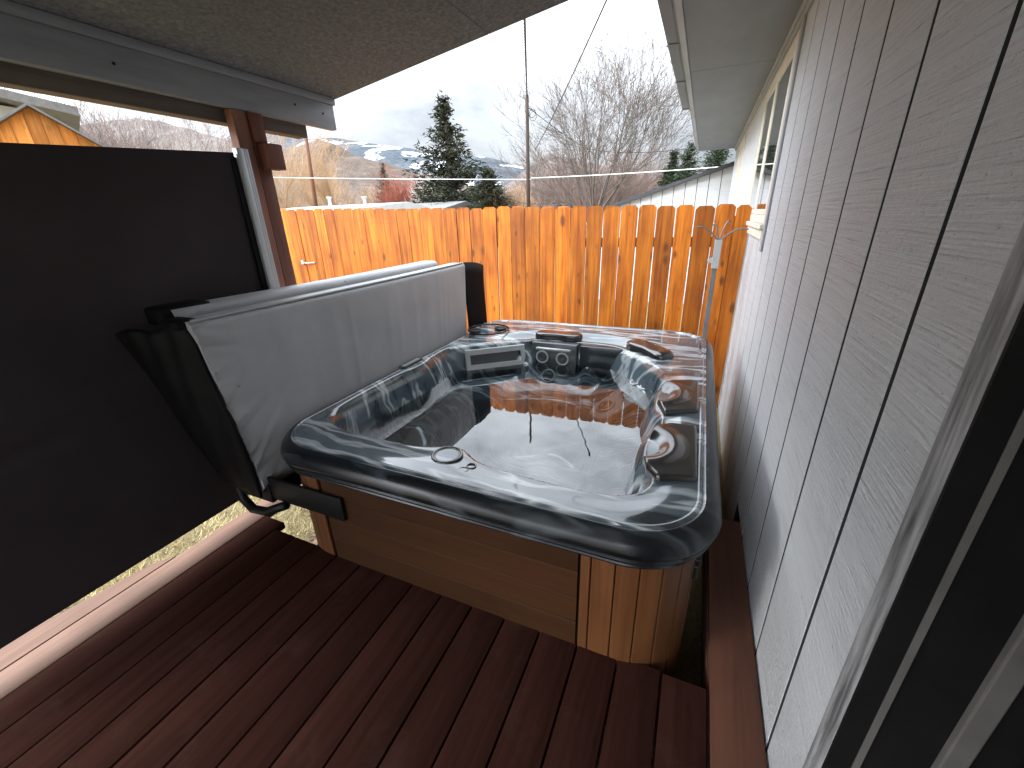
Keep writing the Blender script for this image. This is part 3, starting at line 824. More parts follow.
def jet(c, nrm, r, par=tub):
    g = MB(); g.torus(c, nrm, r, r * .16)
    o = g.obj('jet', MAT['jet'], par, True)
    g = MB(); g.disc(Vector(c) - Vector(nrm) * .003, nrm, r * .95, .004); g.torus(Vector(c), nrm, r * .45, r * .12); g.obj('nozzle', MAT['jetdark'], o)
for (a, b, r) in ((.14, -.055, .036), (.14, .055, .036), (.02, 0, .040), (-.14, -.01, .055)):
    jet(pc + pv * a + pu * b + pn * .018, pn, r)
bn = np.array([0, -1.0, .0])
for (x_, z_, y_) in ((-1.015, .440, 2.866), (-.855, .438, 2.866)): jet((x_, y_, z_), bn, .045)
jet((-.945, 2.80, .315), np.array([0, -.8, .6]), .05)
# grab rail and recess plate on the back wall
g = MB(); g.tube([(-1.06, 2.875, .500), (-1.05, 2.850, .512), (-.80, 2.850, .512), (-.79, 2.875, .500)], .011, 8); g.obj('grab_bar', MAT['jet'], tub, True)
for xa_, xb_ in ((-.725, -.40), (-1.105, -.745)):
    g = MB(); g.box(xa_, xb_, 2.872, 2.96, .325, .552, .012); o = g.obj('back_plate', MAT['jetdark'] if xa_ < -.8 else MAT['darkplate'], tub); autosmooth(o)
# skimmer on the back left diagonal
a = Vector((-1.533, 2.575, 0)); b = Vector((-1.175, 2.865, 0)); u = (b - a).normalized(); nrm = Vector((u.y, -u.x, 0))
def onwall(s_, z_, d=0): return a + u * s_ + nrm * d + Vector((0, 0, z_)) + nrm * (.072 - (z_ - .4) * .30)
Lw = (b - a).length
def quadbox(s0, s1, z0, z1, d0, d1, mb):
    vs = [onwall(s_, z_, d) for d in (d0, d1) for (s_, z_) in ((s0, z0), (s1, z0), (s1, z1), (s0, z1))]
    mb.add(vs, [(0, 1, 2, 3), (7, 6, 5, 4), (0, 4, 5, 1), (1, 5, 6, 2), (2, 6, 7, 3), (3, 7, 4, 0)])
g = MB(); fwid = .034
for (s0, s1, z0, z1) in ((0, Lw, .395, .425), (0, Lw, .500, .535), (0, fwid, .4251, .4999), (Lw - fwid, Lw, .4251, .4999)): quadbox(s0, s1, z0, z1, -.02, .014, g)
sk = g.obj('skimmer_frame', MAT['lightgrey'], tub); fix_normals(sk)
g = MB(); quadbox(fwid + .001, Lw - fwid - .001, .426, .499, -.02, -.004, g); o = g.obj('weir_door', MAT['jetdark'], sk); fix_normals(o)
# filter lid with two finger cups on the back left corner
g = MB(); g.torus((-1.50, 2.93, .606), (0, 0, 1), .165, .006, 40, 6); o = g.obj('filter_lid', MAT['lip'], tub, True)
for p in ((-1.585, 2.86, .606), (-1.42, 2.99, .606)):
    g = MB(); g.torus(p, (0, 0, 1), .045, .007, 24, 6); g.disc((p[0], p[1], .6065), (0, 0, 1), .04, .001); g.obj('cup_ring', MAT['blackplastic'], o, True)
# control panel on the left coping
g = MB(); g.prism([(-1.665, 1.98), (-1.625, 1.98), (-1.618, 2.0), (-1.618, 2.16), (-1.625, 2.18), (-1.665, 2.18), (-1.672, 2.16), (-1.672, 2.0)], 2, .572, .584)
cp = g.obj('control_panel', MAT['jetdark'], tub)
g = MB(); g.prism([(-1.660, 1.995), (-1.630, 1.995), (-1.630, 2.165), (-1.660, 2.165)], 2, .5845, .5865); g.obj('display', MAT['lightgrey'], cp)
# diverter valve ring on the front coping
g = MB(); g.torus((-.825, 1.195, .574), (0, 0, 1), .058, .006, 36, 8); g.torus((-.825, 1.195, .571), (0, 0, 1), .05, .005, 36, 8)
o = g.obj('diverter_ring', MAT['pillow'], tub, True)
g = MB(); g.disc((-.825, 1.195, .572), (0, 0, 1), .046, .003, 32); g.obj('valve_cap', MAT['acrylic'], o)
g = MB()
for (x_, y_) in ((-.70, 1.165), (-.715, 1.13)): g.torus((x_, y_, .5705), (0, 0, 1), .017, .003, 20, 6)
g.obj('air_knob', MAT['pillow'], tub, True)

# ------------------------------------------------------------------ cover, folded on its lifter
cover = thing('spa_cover', (-1.85, 1.95, .3), 'grey vinyl spa cover folded upright along the left rim', 'spa cover')
def slab(x_top, x_bot, thick, ya_t, yb_t, ya_b, yb_b, zt, zb, seed, name, sag=.012):
    """upright padded panel; front face towards +x with soft vertical folds"""
    nu, nv = 150, 60; rs = random.Random(seed)
    fold = [(rs.uniform(.1, .97), rs.uniform(.008, .022), rs.uniform(.002, .0075)) for _ in range(15)]
    gath = [(rs.uniform(0, 1) ** 1.4, rs.uniform(.5, 3.0) * (1 if rs.random() < .8 else -.4), rs.uniform(.006, .013), rs.uniform(-.011, .011), rs.uniform(.025, .09)) for _ in range(34)]
    vs = []
    def pt(u, v):
        y_ = (ya_b + (ya_t - ya_b) * v) * (1 - u) + (yb_b + (yb_t - yb_b) * v) * u
        z_ = zb + (zt - zb) * v + sag * math.sin(math.pi * u) * -.5 * v
        x_ = x_bot + (x_top - x_bot) * v
        x_ += .020 * math.sin(math.pi * min(1, max(0, u))) * math.sin(math.pi * v)
        for c, w, h_ in fold:
            x_ += h_ * math.exp(-((u - c - .03 * (v - .5)) / w) ** 2) * (.35 + .65 * v) * math.sin(math.pi * min(1, v * 1.02 + .02)) ** .5
        # gathers fanning out from the near edge
        x_ += .0055 * math.sin(v * 110 + 6 * u + 5 * math.sin(v * 17)) * (.6 + .4 * math.sin(v * 37)) * math.exp(-u / (.035 + .02 * math.sin(v * 23))) + sum(h_ * math.exp(-((v - v0_ - sl0 * u) / w_) ** 2) * math.exp(-u / le) for v0_, sl0, w_, h_, le in gath)
        # rounded edges
        e = min(v, 1 - v) * (zt - zb); x_ -= .018 * max(0, 1 - e / .022) ** 2
        return x_, y_, z_
    for j in range(nv + 1):
        for i in range(nu + 1): vs.append(pt(i / nu, j / nv))
    n1 = nu + 1; nfront = len(vs)
    back = [(x_bot + (x_top - x_bot) * (j / nv) - thick + (.01 if j in (0, nv) else 0), vs[j * n1 + i][1], vs[j * n1 + i][2]) for j in range(nv + 1) for i in range(n1)]
    vs2 = vs + back; fs = []
    for j in range(nv):
        for i in range(nu):
            a_ = j * n1 + i; fs.append((a_, a_ + 1, a_ + n1 + 1, a_ + n1)); b_ = a_ + nfront; fs.append((b_, b_ + n1, b_ + n1 + 1, b_ + 1))
    for i in range(nu):
        a_ = nv * n1 + i; fs.append((a_, a_ + 1, a_ + 1 + nfront, a_ + nfront)); a_ = i; fs.append((a_, a_ + nfront, a_ + 1 + nfront, a_ + 1))
    for j in range(nv):
        for i in (0, nu):
            a_ = j * n1 + i; q = (a_, a_ + n1, a_ + n1 + nfront, a_ + nfront); fs.append(q if i == 0 else q[::-1])
    g = MB(); g.add(vs2, fs); o = g.obj(name, MAT['vinyl'], cover, True); autosmooth(o, 50); return o
slab(-1.70, -1.70, .13, .905, 2.97, .99, 2.90, 1.118, .30, 3, 'front_half')
slab(-1.845, -1.845, .13, .94, 2.80, 1.12, 2.80, 1.15, .30, 5, 'rear_half')
# hinge fold / piping along the top
g = MB(); g.tube([(-1.712, .915 + 2.04 * t, 1.121 - .006 * math.sin(math.pi * t)) for t in np.linspace(0, 1, 30)], .006, 8); g.obj('piping', MAT['vinyl'], cover, True)
# near end: black end gusset with a loose flap
g = MB(); nu, nv = 24, 30; vs = []
for j in range(nv + 1):
    v = j / nv
    zc = 1.112 - v * .83
    xl = -2.005 + .012 * math.sin(v * 5); xr = -1.698 - .016 * math.sin(v * 7 + .5) - .03 * math.exp(-((v - .02) / .05) ** 2)
    for i in range(nu + 1):
        u_ = i / nu
        yl = .80 + .19 * v; yr = .893 + .072 * v
        y_ = yl * (1 - u_) + yr * u_ - .03 * math.sin(math.pi * u_) * math.sin(math.pi * v) + .004 * math.sin(u_ * 20 + v * 8)
        z_ = zc - .035 * (1 - u_) * (1 - v) + .012 * math.sin(u_ * 9) * (1 - v)
        vs.append((xl * (1 - u_) + xr * u_, y_, z_))
n1 = nu + 1; nf = len(vs)
vs2 = vs + [(x_, y_ + .012, z_) for x_, y_, z_ in vs]
fs = []
for j in range(nv):
    for i in range(nu):
        a_ = j * n1 + i; fs.append((a_, a_ + n1, a_ + n1 + 1, a_ + 1)); b_ = a_ + nf; fs.append((b_, b_ + 1, b_ + n1 + 1, b_ + n1))
for j in range(nv):
    for i in (0, nu):
        a_ = j * n1 + i; fs.append((a_, a_ + nf, a_ + n1 + nf, a_ + n1))
for i in range(nu):
    for j in (0, nv):
        a_ = j * n1 + i; fs.append((a_, a_ + 1, a_ + 1 + nf, a_ + nf))
g.add(vs2, fs); o = g.obj('end_flap', MAT['black'], cover, True); fix_normals(o)
g = MB(); g.box(-1.99, -1.865, .905, 1.10, 1.09, 1.160, .014); g.box(-1.85, -1.735, .875, .955, 1.09, 1.126, .012); o = g.obj('fold_strap', MAT['black'], cover); autosmooth(o)
# far end flap
g = MB(); pts = []; n_ = 14
for j in range(9):
    v = j / 8
    for i in range(n_ + 1):
        u_ = i / n_; y_ = 2.972 + .235 * u_ + .01 * math.sin(v * 6); x_ = -1.702 + .075 * u_ - .03 * u_ ** 2
        z_ = .42 + (1.118 - .42 + .004) * v - .045 * u_ ** 2 * v
        pts.append((x_, y_, z_))
n1 = n_ + 1; nf = len(pts); p2 = pts + [(x_ - .014, y_, z_) for x_, y_, z_ in pts]
fs = []
for j in range(8):
    for i in range(n_):
        a_ = j * n1 + i; fs.append((a_, a_ + 1, a_ + n1 + 1, a_ + n1)); b_ = a_ + nf; fs.append((b_, b_ + n1, b_ + n1 + 1, b_ + 1))
for j in range(8):
    for i in (0, n_):
        a_ = j * n1 + i; fs.append((a_, a_ + n1, a_ + n1 + nf, a_ + nf))
for i in range(n_):
    for j in (0, 8):
        a_ = j * n1 + i; fs.append((a_, a_ + nf, a_ + 1 + nf, a_ + 1))
g.add(p2, fs); o = g.obj('end_flap', MAT['black'], cover, True); fix_normals(o)
# lifter
lf = thing('cover_lifter', (-1.75, 1.0, .2), 'black steel cover lifter bracket strapped to the tub skirt', 'cover lifter')
g = MB(); g.box(-1.70, -1.255, 1.008, 1.024, .255, .372, .004); g.box(-1.93, -1.69, 1.0, 1.03, .235, .33, .004); o = g.obj('bracket', MAT['blackmetal'], lf); autosmooth(o)
g = MB()
q = [onz(245, 480, .34), onz(250, 495, .25), onz(262, 507, .19), onz(285, 510, .20), onz(310, 507, .27)]
g.tube([(-1.95, 1.02, .42), (-1.945, 1.01, .30), (-1.91, 1.0, .20), (-1.85, .995, .16), (-1.74, .99, .18), (-1.60, 1.0, .25)], .021, 10)
g.obj('arm', MAT['blackmetal'], lf, True)
g = MB(); g.box(-1.98, -1.66, 1.03, 2.9, .255, .285, .004); g.obj('cross_bar', MAT['blackmetal'], lf)

# ------------------------------------------------------------------ beyond the fence
def at(px, py, Y): return ony(px, py, Y)
# neighbour gable with grey siding
sh = thing('grey_shed', (-.6, 9.5, GZ), 'grey grooved outbuilding with a sloping dark roof edge behind the fence', 'shed')
g = MB(); Yg = 9.45; pa = at(600, 211, Yg); pb = at(738, 163, Yg)
sl = (pb[2] - pa[2]) / (pb[0] - pa[0])
xx = pa[0]; bw = .205
while xx < XW + 1.4:
    x2 = xx + bw - .012
    g.prism([(xx, GZ), (x2, GZ), (x2, pa[2] + sl * (x2 - pa[0]) - .02), (xx, pa[2] + sl * (xx - pa[0]) - .02)], 1, Yg, Yg + .02); xx += bw
o = g.obj('siding', MAT['siding'], sh); fix_normals(o)
g = MB(); g.prism([(pa[0], GZ), (XW + 1.3, GZ), (XW + 1.3, pa[2] + sl * (XW + 1.3 - pa[0]) - .03), (pa[0], pa[2] - .03)], 1, Yg + .021, Yg + 4); o = g.obj('wall', MAT['groove'], sh); fix_normals(o)
g = MB(); xe = XW + 1.5
g.prism([(pa[0] - .3, pa[2] - .3 * sl - .018), (xe, pa[2] + sl * (xe - pa[0]) - .018), (xe, pa[2] + sl * (xe - pa[0]) + .045), (pa[0] - .3, pa[2] - .3 * sl + .045)], 1, Yg - .12, Yg + 4.1); o = g.obj('roof', MAT['roofdark'], sh); fix_normals(o)
# gabled sheds, each built square to its own front plane
def gable(name, label, cat, px_pk, px_er, dist, mat, depth, roofmat, ov=.12, rt=.035):
    d0 = ray(*px_pk); n_ = np.array([d0[0], d0[1], 0]); n_ /= np.linalg.norm(n_); u_ = np.array([n_[1], -n_[0], 0]); O = n_ * dist
    def hit(p):
        d = ray(*p); q = d * (dist / (n_ @ d)) + EYE; return ((q - O) @ u_, q[2])
    pk, er = hit(px_pk), hit(px_er); el = (2 * pk[0] - er[0], er[1])
    t = thing(name, (O[0], O[1], GZ), label, cat)
    def W(mb): mb.v = [tuple(O + u_ * a_ + n_ * b_ + np.array([0, 0, c_])) for a_, b_, c_ in mb.v]
    g = MB(); nb = max(6, int((er[0] - el[0]) / .15))
    def zt(x_): return pk[1] - (pk[1] - er[1]) * abs(x_ - pk[0]) / (er[0] - pk[0])
    for i in range(nb):
        a_ = el[0] + (er[0] - el[0]) * i / nb; b_ = el[0] + (er[0] - el[0]) * (i + 1) / nb - .006
        p_ = [(a_, GZ), (b_, GZ), (b_, zt(b_)), (a_, zt(a_))]
        if a_ < pk[0] < b_: p_.insert(3, (pk[0], pk[1]))
        g.prism(p_, 1, 0, .02)
    W(g); o = g.obj('wall', mat, t); fix_normals(o)
    g = MB(); g.prism([(el[0], GZ), (er[0], GZ), (er[0], er[1] - .004), (pk[0], pk[1] - .004), (el[0], er[1] - .004)], 1, .021, depth); W(g); o = g.obj('side_wall', mat, t); fix_normals(o)
    g = MB()
    for sg in (-1, 1):
        ex = pk[0] + sg * (er[0] - pk[0]) * 1.1; ez = pk[1] + (er[1] - pk[1]) * 1.1; xk = pk[0] + sg * .001
        g.prism([(xk, pk[1] + .004), (ex, ez + .004), (ex, ez + rt), (xk, pk[1] + rt)], 1, -ov, depth + .1)
    W(g); o = g.obj('roof', roofmat, t); fix_normals(o); return t
gable('wooden_shed', 'orange stained plank shed gable showing above the dark screen', 'shed', (28, 107), (110, 152), 9.5, MAT['shedwood'], 3.0, MAT['roofgrey'])
# low grey-roofed house further back
d0 = ray(20, 95); n_ = np.array([d0[0], d0[1], 0]); n_ /= np.linalg.norm(n_); u_ = np.array([n_[1], -n_[0], 0])
def hit(p, dist):
    d = ray(*p); q = d * (dist / (n_ @ d)) + EYE; return (q - n_ * dist) @ u_, q[2]
pa, pb = hit((-30, 81), 17.), hit((77, 107), 17.)
O = n_ * 17.
nh = thing('neighbour_house', (O[0], O[1], GZ), 'low grey roofed neighbour house behind the orange shed', 'house')
def W(mb): mb.v = [tuple(O + u_ * a_ + n_ * b_ + np.array([0, 0, c_])) for a_, b_, c_ in mb.v]
g = MB(); g.prism([(pa[0] - 6, GZ), (pb[0] - 1.1, GZ), (pb[0] - 1.1, pb[1] - .06), (pa[0] - 6, pa[1] + .2)], 1, .6, 6); W(g); o = g.obj('wall', MAT['snowroof'], nh); fix_normals(o)
sl_r = (pb[1] - pa[1]) / (pb[0] - pa[0])
g = MB(); g.prism([(pa[0] - 6, pa[1] - 6 * sl_r), (pb[0], pb[1]), (pb[0], pb[1] - .2), (pa[0] - 6, pa[1] - 6 * sl_r - .2)], 1, 0, 6.5); W(g); o = g.obj('roof', MAT['roofgrey'], nh); fix_normals(o)
# white-roofed low building behind the fence
Yw = 15.
a_ = at(278, 204, Yw); b_ = at(346, 207, Yw)
wb = thing('white_roofed_building', ((a_[0] + b_[0]) / 2, Yw + 1, GZ), 'low building with a snowy white roof left of the spruce, over the fence', 'building')
g = MB(); g.box(a_[0] - 3, b_[0] + .2, Yw + .4, Yw + 5, GZ, a_[2] - .35); g.obj('wall', MAT['beige'], wb)
zr = (a_[2] + b_[2]) / 2
g = MB(); g.prism([(Yw, zr - .30), (Yw, zr - .22), (Yw + 4, zr + .12), (Yw + 5.6, zr - .1), (Yw + 5.6, zr - .2)], 0, a_[0] - 3.3, b_[0] + .4); o = g.obj('roof', MAT['snowroof'], wb); fix_normals(o)
v_ = at(365, 200, Yw + 1)
for k_, px in enumerate((365, 330)):
    v_ = at(px, 203, Yw + 1.2); g = MB(); g.tube([(v_[0], v_[1], v_[2] - .4), (v_[0], v_[1], v_[2] + .22)], .07, 8); g.tube([(v_[0], v_[1], v_[2] + .2), (v_[0], v_[1], v_[2] + .27)], .11, 8); g.obj('vent_pipe', MAT['snowroof'], wb)
gable('beige_house', 'small beige gabled house peeking over the fence beside the utility pole', 'house', (514, 202.5), (531, 208), 34., MAT['beige'], 6, MAT['snowroof'], .3, .12)
t = thing('dark_roofed_house', at(420, 208, 26), 'low dark roofed house behind the fence under the red bush', 'house')
p = at(372, 207.5, 26.); q_ = at(440, 207.5, 26.)
g = MB(); g.box(p[0], q_[0], 26.3, 31, GZ, p[2] - .3); g.obj('wall', MAT['roofgrey'], t)
g = MB(); g.prism([(25.9, p[2] - .35), (25.9, p[2] - .25), (29, p[2] + .25), (31.5, p[2] - .25), (31.5, p[2] - .35)], 0, p[0] - .4, q_[0] + .4); o = g.obj('roof', MAT['roofgrey'], t); fix_normals(o)

# utility poles and cables
def cable(name, pts, r, mat, label, sag=0, twist=False, n_=40):
    a_, b_ = Vector(pts[0]), Vector(pts[1]); g = MB(); cl = []
    for t in np.linspace(0, 1, n_):
        p = a_.lerp(b_, t); p.z -= sag * 4 * t * (1 - t); cl.append(p)
    if twist:
        for ph in (0, 2.1, 4.2):
            q = []
            for i, p in enumerate(cl):
                an = ph + i * 1.1; q.append(p + Vector((math.cos(an), 0, math.sin(an))) * r * 1.3)
            g.tube(q, r, 5)
    else: g.tube(cl, r, 5)
    o = g.obj(name, mat); tag(o, label, 'cable'); return o
tp = at(527, 95, 22.); bt = at(528, 205, 22.)
up = thing('utility_pole', (tp[0], 22, GZ), 'dark slim utility pole standing alone against the white sky', 'utility pole', 'utility poles')
g = MB(); g.tube([(tp[0], 22, GZ - .3), (tp[0], 22, tp[2] * .5), (tp[0], 22, tp[2])], [.11, .095, .08], 12); g.obj('mast', MAT['pole'], up, True)
g = MB(); q = at(533, 114, 22.); g.torus((q[0], 21.9, q[2]), (0, 1, .2), .16, .014, 20, 5); g.torus((q[0] + .05, 21.9, q[2] - .1), (.3, 1, 0), .2, .012, 20, 5); g.obj('cable_coil', MAT['wire'], up)
cable('service_cable', (Vector((tp[0], 22, tp[2])), Vector(at(524.3, 12, 9.0))), .0135, MAT['wire'], 'twisted black service cable rising from the top of the dark pole', .15, True, 110)
cable('power_cable', (at(535, 150, 24.), at(612, -12, 9.0)), .016, MAT['wire'], 'straight black cable slanting across the sky to the upper right', .12)
cable('power_cable', (at(529, 108, 22.2), at(640, 170, 40.)), .018, MAT['wire'], 'thin cable sagging from the dark pole into the bare tree', .5)
cable('power_cable', (at(560, 141, 34.), at(720, 144, 20.)), .016, MAT['wire'], 'black cable running level under the end of the eave', .5)
for k_, (a_, b_, lb) in enumerate(((at(200, 176, 20.), at(531, 179.5, 22.), 'pale cable strung level across the hills, left of the pole'), (at(531, 178, 22.), at(745, 165, 20.), 'pale cable strung level through the bare tree, right of the pole'))):
    cable('power_cable', (a_, b_), .02, MAT['wirelight'], lb, .05)
tp2 = at(303.5, 120, 26.); bt2 = at(316, 206, 26.)
dr = (Vector(bt2) - Vector(tp2)).normalized()
up2 = thing('utility_pole', Vector(bt2) + dr * 3, 'reddish brown utility pole, leaning, under the end of the roof beam', 'utility pole', 'utility poles')
g = MB(); g.tube([Vector(bt2) + dr * 2.8, Vector(tp2) - dr * .6], [.15, .11], 10); g.obj('mast', MAT['polered'], up2, True)

# ------------------------------------------------------------------ trees
MINR = [.0085]
def grow(mb, p, d, length, rad, lev, rs, spread, up, kids, nseg=3, droop=0, sides=4):
    rad = max(rad, MINR[0]); pts = [Vector(p)]; rads = [rad]; dd = Vector(d).normalized()
    for i in range(nseg):
        dd = (dd + Vector((rs.gauss(0, .10), rs.gauss(0, .10), rs.gauss(0, .06) + up - droop * i * .1))).normalized()
        pts.append(pts[-1] + dd * length / nseg); rads.append(max(MINR[0] * .6, rad * (1 - .62 * (i + 1) / nseg)))
    mb.tube(pts, rads, sides if lev > 1 else 3, False)
    if lev <= 0: return
    nk = kids[min(lev, len(kids) - 1)]
    for k_ in range(nk):
        t = rs.uniform(.25, 1) if k_ else 1.0
        i = min(nseg - 1, int(t * nseg)); q = pts[i].lerp(pts[i + 1], t * nseg - i)
        ax = dd.orthogonal().normalized(); ax.rotate(Matrix.Rotation(rs.uniform(0, 6.28), 3, dd))
        nd = dd.copy(); nd.rotate(Matrix.Rotation(rs.uniform(.35, 1.0) * spread if k_ else rs.uniform(0, .2), 3, ax))
        grow(mb, q, nd, length * rs.uniform(.52, .78), rads[i + 1] * rs.uniform(.55, .8) if k_ else rads[-1], lev - 1, rs, spread, up, kids, nseg, droop, sides)
def bare_tree(name, px, ytop, Y, width_px, label, mat, seed, trunk_frac=.22, limbs=6, lev=4, kids=(0, 3, 4, 4, 4), spread=.75, minr=.0, cat='tree', group=None, base_py=207, up=.05, rad=.16):
    rs = random.Random(seed)
    top = at(px, ytop, Y); bx = at(px, base_py, Y)
    base = Vector((bx[0], Y, GZ)); Ht = top[2] - GZ
    dist = np.linalg.norm(bx - EYE)
    t = thing(name, base, label, cat, group)
    mbt = MB(); tr_top = base + Vector((0, 0, Ht * trunk_frac))
    mbt.tube([base - Vector((0, 0, .2)), base + Vector((rad * .1, 0, Ht * trunk_frac * .5)), tr_top], [rad * 1.35, rad, rad * .85], 10); mbt.obj('trunk', mat, t, True)
    mb = MB(); wm = width_px / F * dist
    for i in range(limbs):
        an = 6.283 * i / limbs + rs.uniform(-.4, .4); el = rs.uniform(.35, 1.3) if i else 1.5
        hx = math.cos(el) * (wm / Ht) * 1.1
        d = Vector((math.cos(an) * hx, math.sin(an) * hx, math.sin(el)))
        lean_k = 1 - .25 * hx
        L_ = Ht * (1 - trunk_frac) * rs.uniform(.38, .50) * (1.0 if i else 1.1)
        grow(mb, tr_top - Vector((0, 0, rs.uniform(0, Ht * trunk_frac * .3))), d, L_, rad * .5, lev, rs, spread, up, kids, 3)
    mb.obj('crown', mat, t)
    return t
def thicket(name, px0, px1, ytop, Y, label, mat, seed, stems=26, lev=3, cat='shrub', r=.03, spread=.6, kids=(0, 3, 4, 4), lean=.35):
    rs = random.Random(seed)
    a_ = at(px0, 207, Y); b_ = at(px1, 207, Y); tp_ = at((px0 + px1) / 2, ytop, Y); Ht = tp_[2] - GZ
    t = thing(name, ((a_[0] + b_[0]) / 2, Y, GZ), label, cat)
    mb = MB()
    for i in range(stems):
        u_ = rs.random(); base = Vector((a_[0] + (b_[0] - a_[0]) * u_, Y + rs.uniform(-.5, .5) * abs(b_[0] - a_[0]) * .6, GZ))
        prof = 1 - .45 * abs(u_ * 2 - 1) ** 2
        grow(mb, base, (rs.uniform(-lean, lean), rs.uniform(-lean, lean), 1), Ht * prof * rs.uniform(.38, .55), r, lev, rs, spread, .05, kids, 3, 0, 3)
    mb.obj('branches', mat, t); return t
def conifer(name, px, ytop, Y, halfw_px, label, mat, seed, density=1.0, gap=.25, group=None, base_py=207, low=.02, tips=.4):
    rs = random.Random(seed); top = at(px, ytop, Y); bx = at(px, base_py, Y); base = Vector((bx[0], Y, GZ)); Ht = top[2] - GZ
    dist = np.linalg.norm(bx - EYE); hw = halfw_px / F * dist
    t = thing(name, base, label, 'tree', group)
    mbt = MB(); mbt.tube([base - Vector((0, 0, .2)), base + Vector((0, 0, Ht * .5)), base + Vector((0, 0, Ht * .98))], [hw * .10, hw * .06, .01], 8); mbt.obj('trunk', MAT['bark'], t)
    mb = MB(); z = low
    while z < .985:
        prof = (1 - z) ** .85; nb = max(4, int(9 * density * (prof * .8 + .35)))
        for i in range(nb):
            if rs.random() < gap * .5: continue
            an = rs.uniform(0, 6.283); L_ = hw * (prof + .03) * rs.uniform(.55, 1.12)
            zz = base.z + Ht * (z + rs.uniform(-.015, .015)); dv = Vector((math.cos(an), math.sin(an), 0))
            rise = rs.uniform(-.10, .35)
            nl_ = max(3, int(L_ / (hw * .075)))
            for k_ in range(nl_):
                tt = (k_ + .6) / nl_
                c = base + Vector((0, 0, zz - base.z)) + dv * L_ * tt + Vector((0, 0, rise * L_ * tt + .12 * L_ * tt * tt))
                for _ in range(max(1, int(9 * density))):
                    s_ = hw * rs.uniform(.022, .055)
                    q = c + Vector((rs.gauss(0, 1), rs.gauss(0, 1), rs.gauss(0, .7))) * hw * .05
                    d1 = (dv + Vector((rs.gauss(0, .5), rs.gauss(0, .5), rs.gauss(0, .4)))).normalized() * s_ * 1.3
                    d2 = d1.cross(Vector((rs.gauss(0, 1), rs.gauss(0, 1), rs.gauss(0, 1)))).normalized() * s_ * .32
                    mb.add([q - d1 * .6 - d2, q - d1 * .6 + d2, q + d1, ], [(0, 1, 2)])
        z += .022 + .012 * rs.random()
    mb.obj('crown', mat, t); return t

bare_tree('bare_tree', 594, 58, 27, 92, 'tall wide bare deciduous tree right of the dark utility pole', MAT['bark'], 11, .14, 12, 5, (0, 3, 3, 4, 4, 4), .80, rad=.19, up=.05)
bare_tree('bare_tree', 335, 146, 38, 62, 'bushy golden bare tree between the leaning pole and the grey conifer', MAT['barktan'], 5, .10, 12, 4, (0, 4, 5, 5, 4), .6, rad=.22)
bare_tree('bare_tree', 283, 118, 30, 50, 'thin bare tree just right of the brown post', MAT['barktan'], 21, .2, 8, 4, (0, 3, 4, 4, 4), .7, rad=.18)
bare_tree('bare_tree', 205, 84, 24, 60, 'bare tree with crooked limbs just left of the brown post', MAT['barkpurple'], 33, .3, 8, 4, (0, 3, 4, 4, 4), .8, rad=.17)
bare_tree('bare_tree', 128, 74, 22, 60, 'bare tree over the right end of the orange shed', MAT['bark'], 41, .3, 8, 4, (0, 3, 3, 4, 4), .8, rad=.15)
bare_tree('bare_tree', 165, 90, 34, 40, 'slender bare tree midway between shed and brown post', MAT['bark'], 47, .3, 6, 4, (0, 3, 3, 3, 4), .7, rad=.16)
conifer('spruce_tree', 452, 97, 32, 51, 'tallest dark spruce with ragged snowy gaps, left of the utility pole', MAT['needle'], 3, 1.25, .55)
conifer('juniper_tree', 490, 168, 29, 34, 'short bushy dark evergreen hugging the right foot of the tall spruce', MAT['needle'], 8, 1.5, .1)
conifer('cone_tree', 388, 162, 40, 17, 'small grey green cone shaped conifer left of the red bush', MAT['needle3'], 9, 1.2, .1)
conifer('fir_tree', 684, 142, 24, 30, 'dark fir with the sharpest tip, left of the eave end', MAT['needle2'], 12, 1.3, .1)
conifer('fir_tree', 669, 151, 26, 28, 'shorter rounded fir leaning on the left side of its taller neighbour', MAT['needle2'], 13, 1.3, .1)
conifer('fir_tree', 711, 138, 23, 36, 'broad fir partly hidden under the end of the eave', MAT['needle2'], 14, 1.3, .1)
MINR[0] = .014
thicket('red_bush', 384, 422, 178, 36, 'rust red leafless bush at the left foot of the spruce', MAT['barkred'], 51, 80, 3, r=.04)
thicket('bare_bush', 418, 452, 176, 34, 'pale grey bare bush between the red bush and the spruce', MAT['barkpale'], 52, 60, 3, r=.05)
thicket('bare_bush', 504, 527, 189, 30, 'rusty tan bare bush between the short evergreen and the dark pole', MAT['barktan'], 53, 60, 3, r=.045)
thicket('bare_thicket', 525, 605, 158, 44, 'purplish bare thicket under the left half of the big bare tree', MAT['barkpurple'], 54, 120, 3, r=.06)
thicket('bare_thicket', 590, 676, 156, 46, 'brown bare thicket under the right half of the big bare tree', MAT['barkpurple'], 55, 120, 3, r=.06)
thicket('golden_thicket', 262, 326, 140, 46, 'golden tan bare thicket right of the brown post', MAT['barktan'], 56, 60, 3, r=.04)
thicket('purple_thicket', 52, 125, 100, 18, 'dense purplish bare shrub against the right slope of the orange shed roof', MAT['barkpurple'], 57, 110, 3, r=.03)
thicket('grey_thicket', 112, 245, 112, 28, 'pale grey bare brush between the shed and the brown post', MAT['barkpale'], 58, 130, 3, r=.05)
thicket('brown_bush', -25, 30, 82, 14, 'dark brown bare bush behind the left slope of the orange shed', MAT['barkpurple'], 59, 80, 3, r=.025)

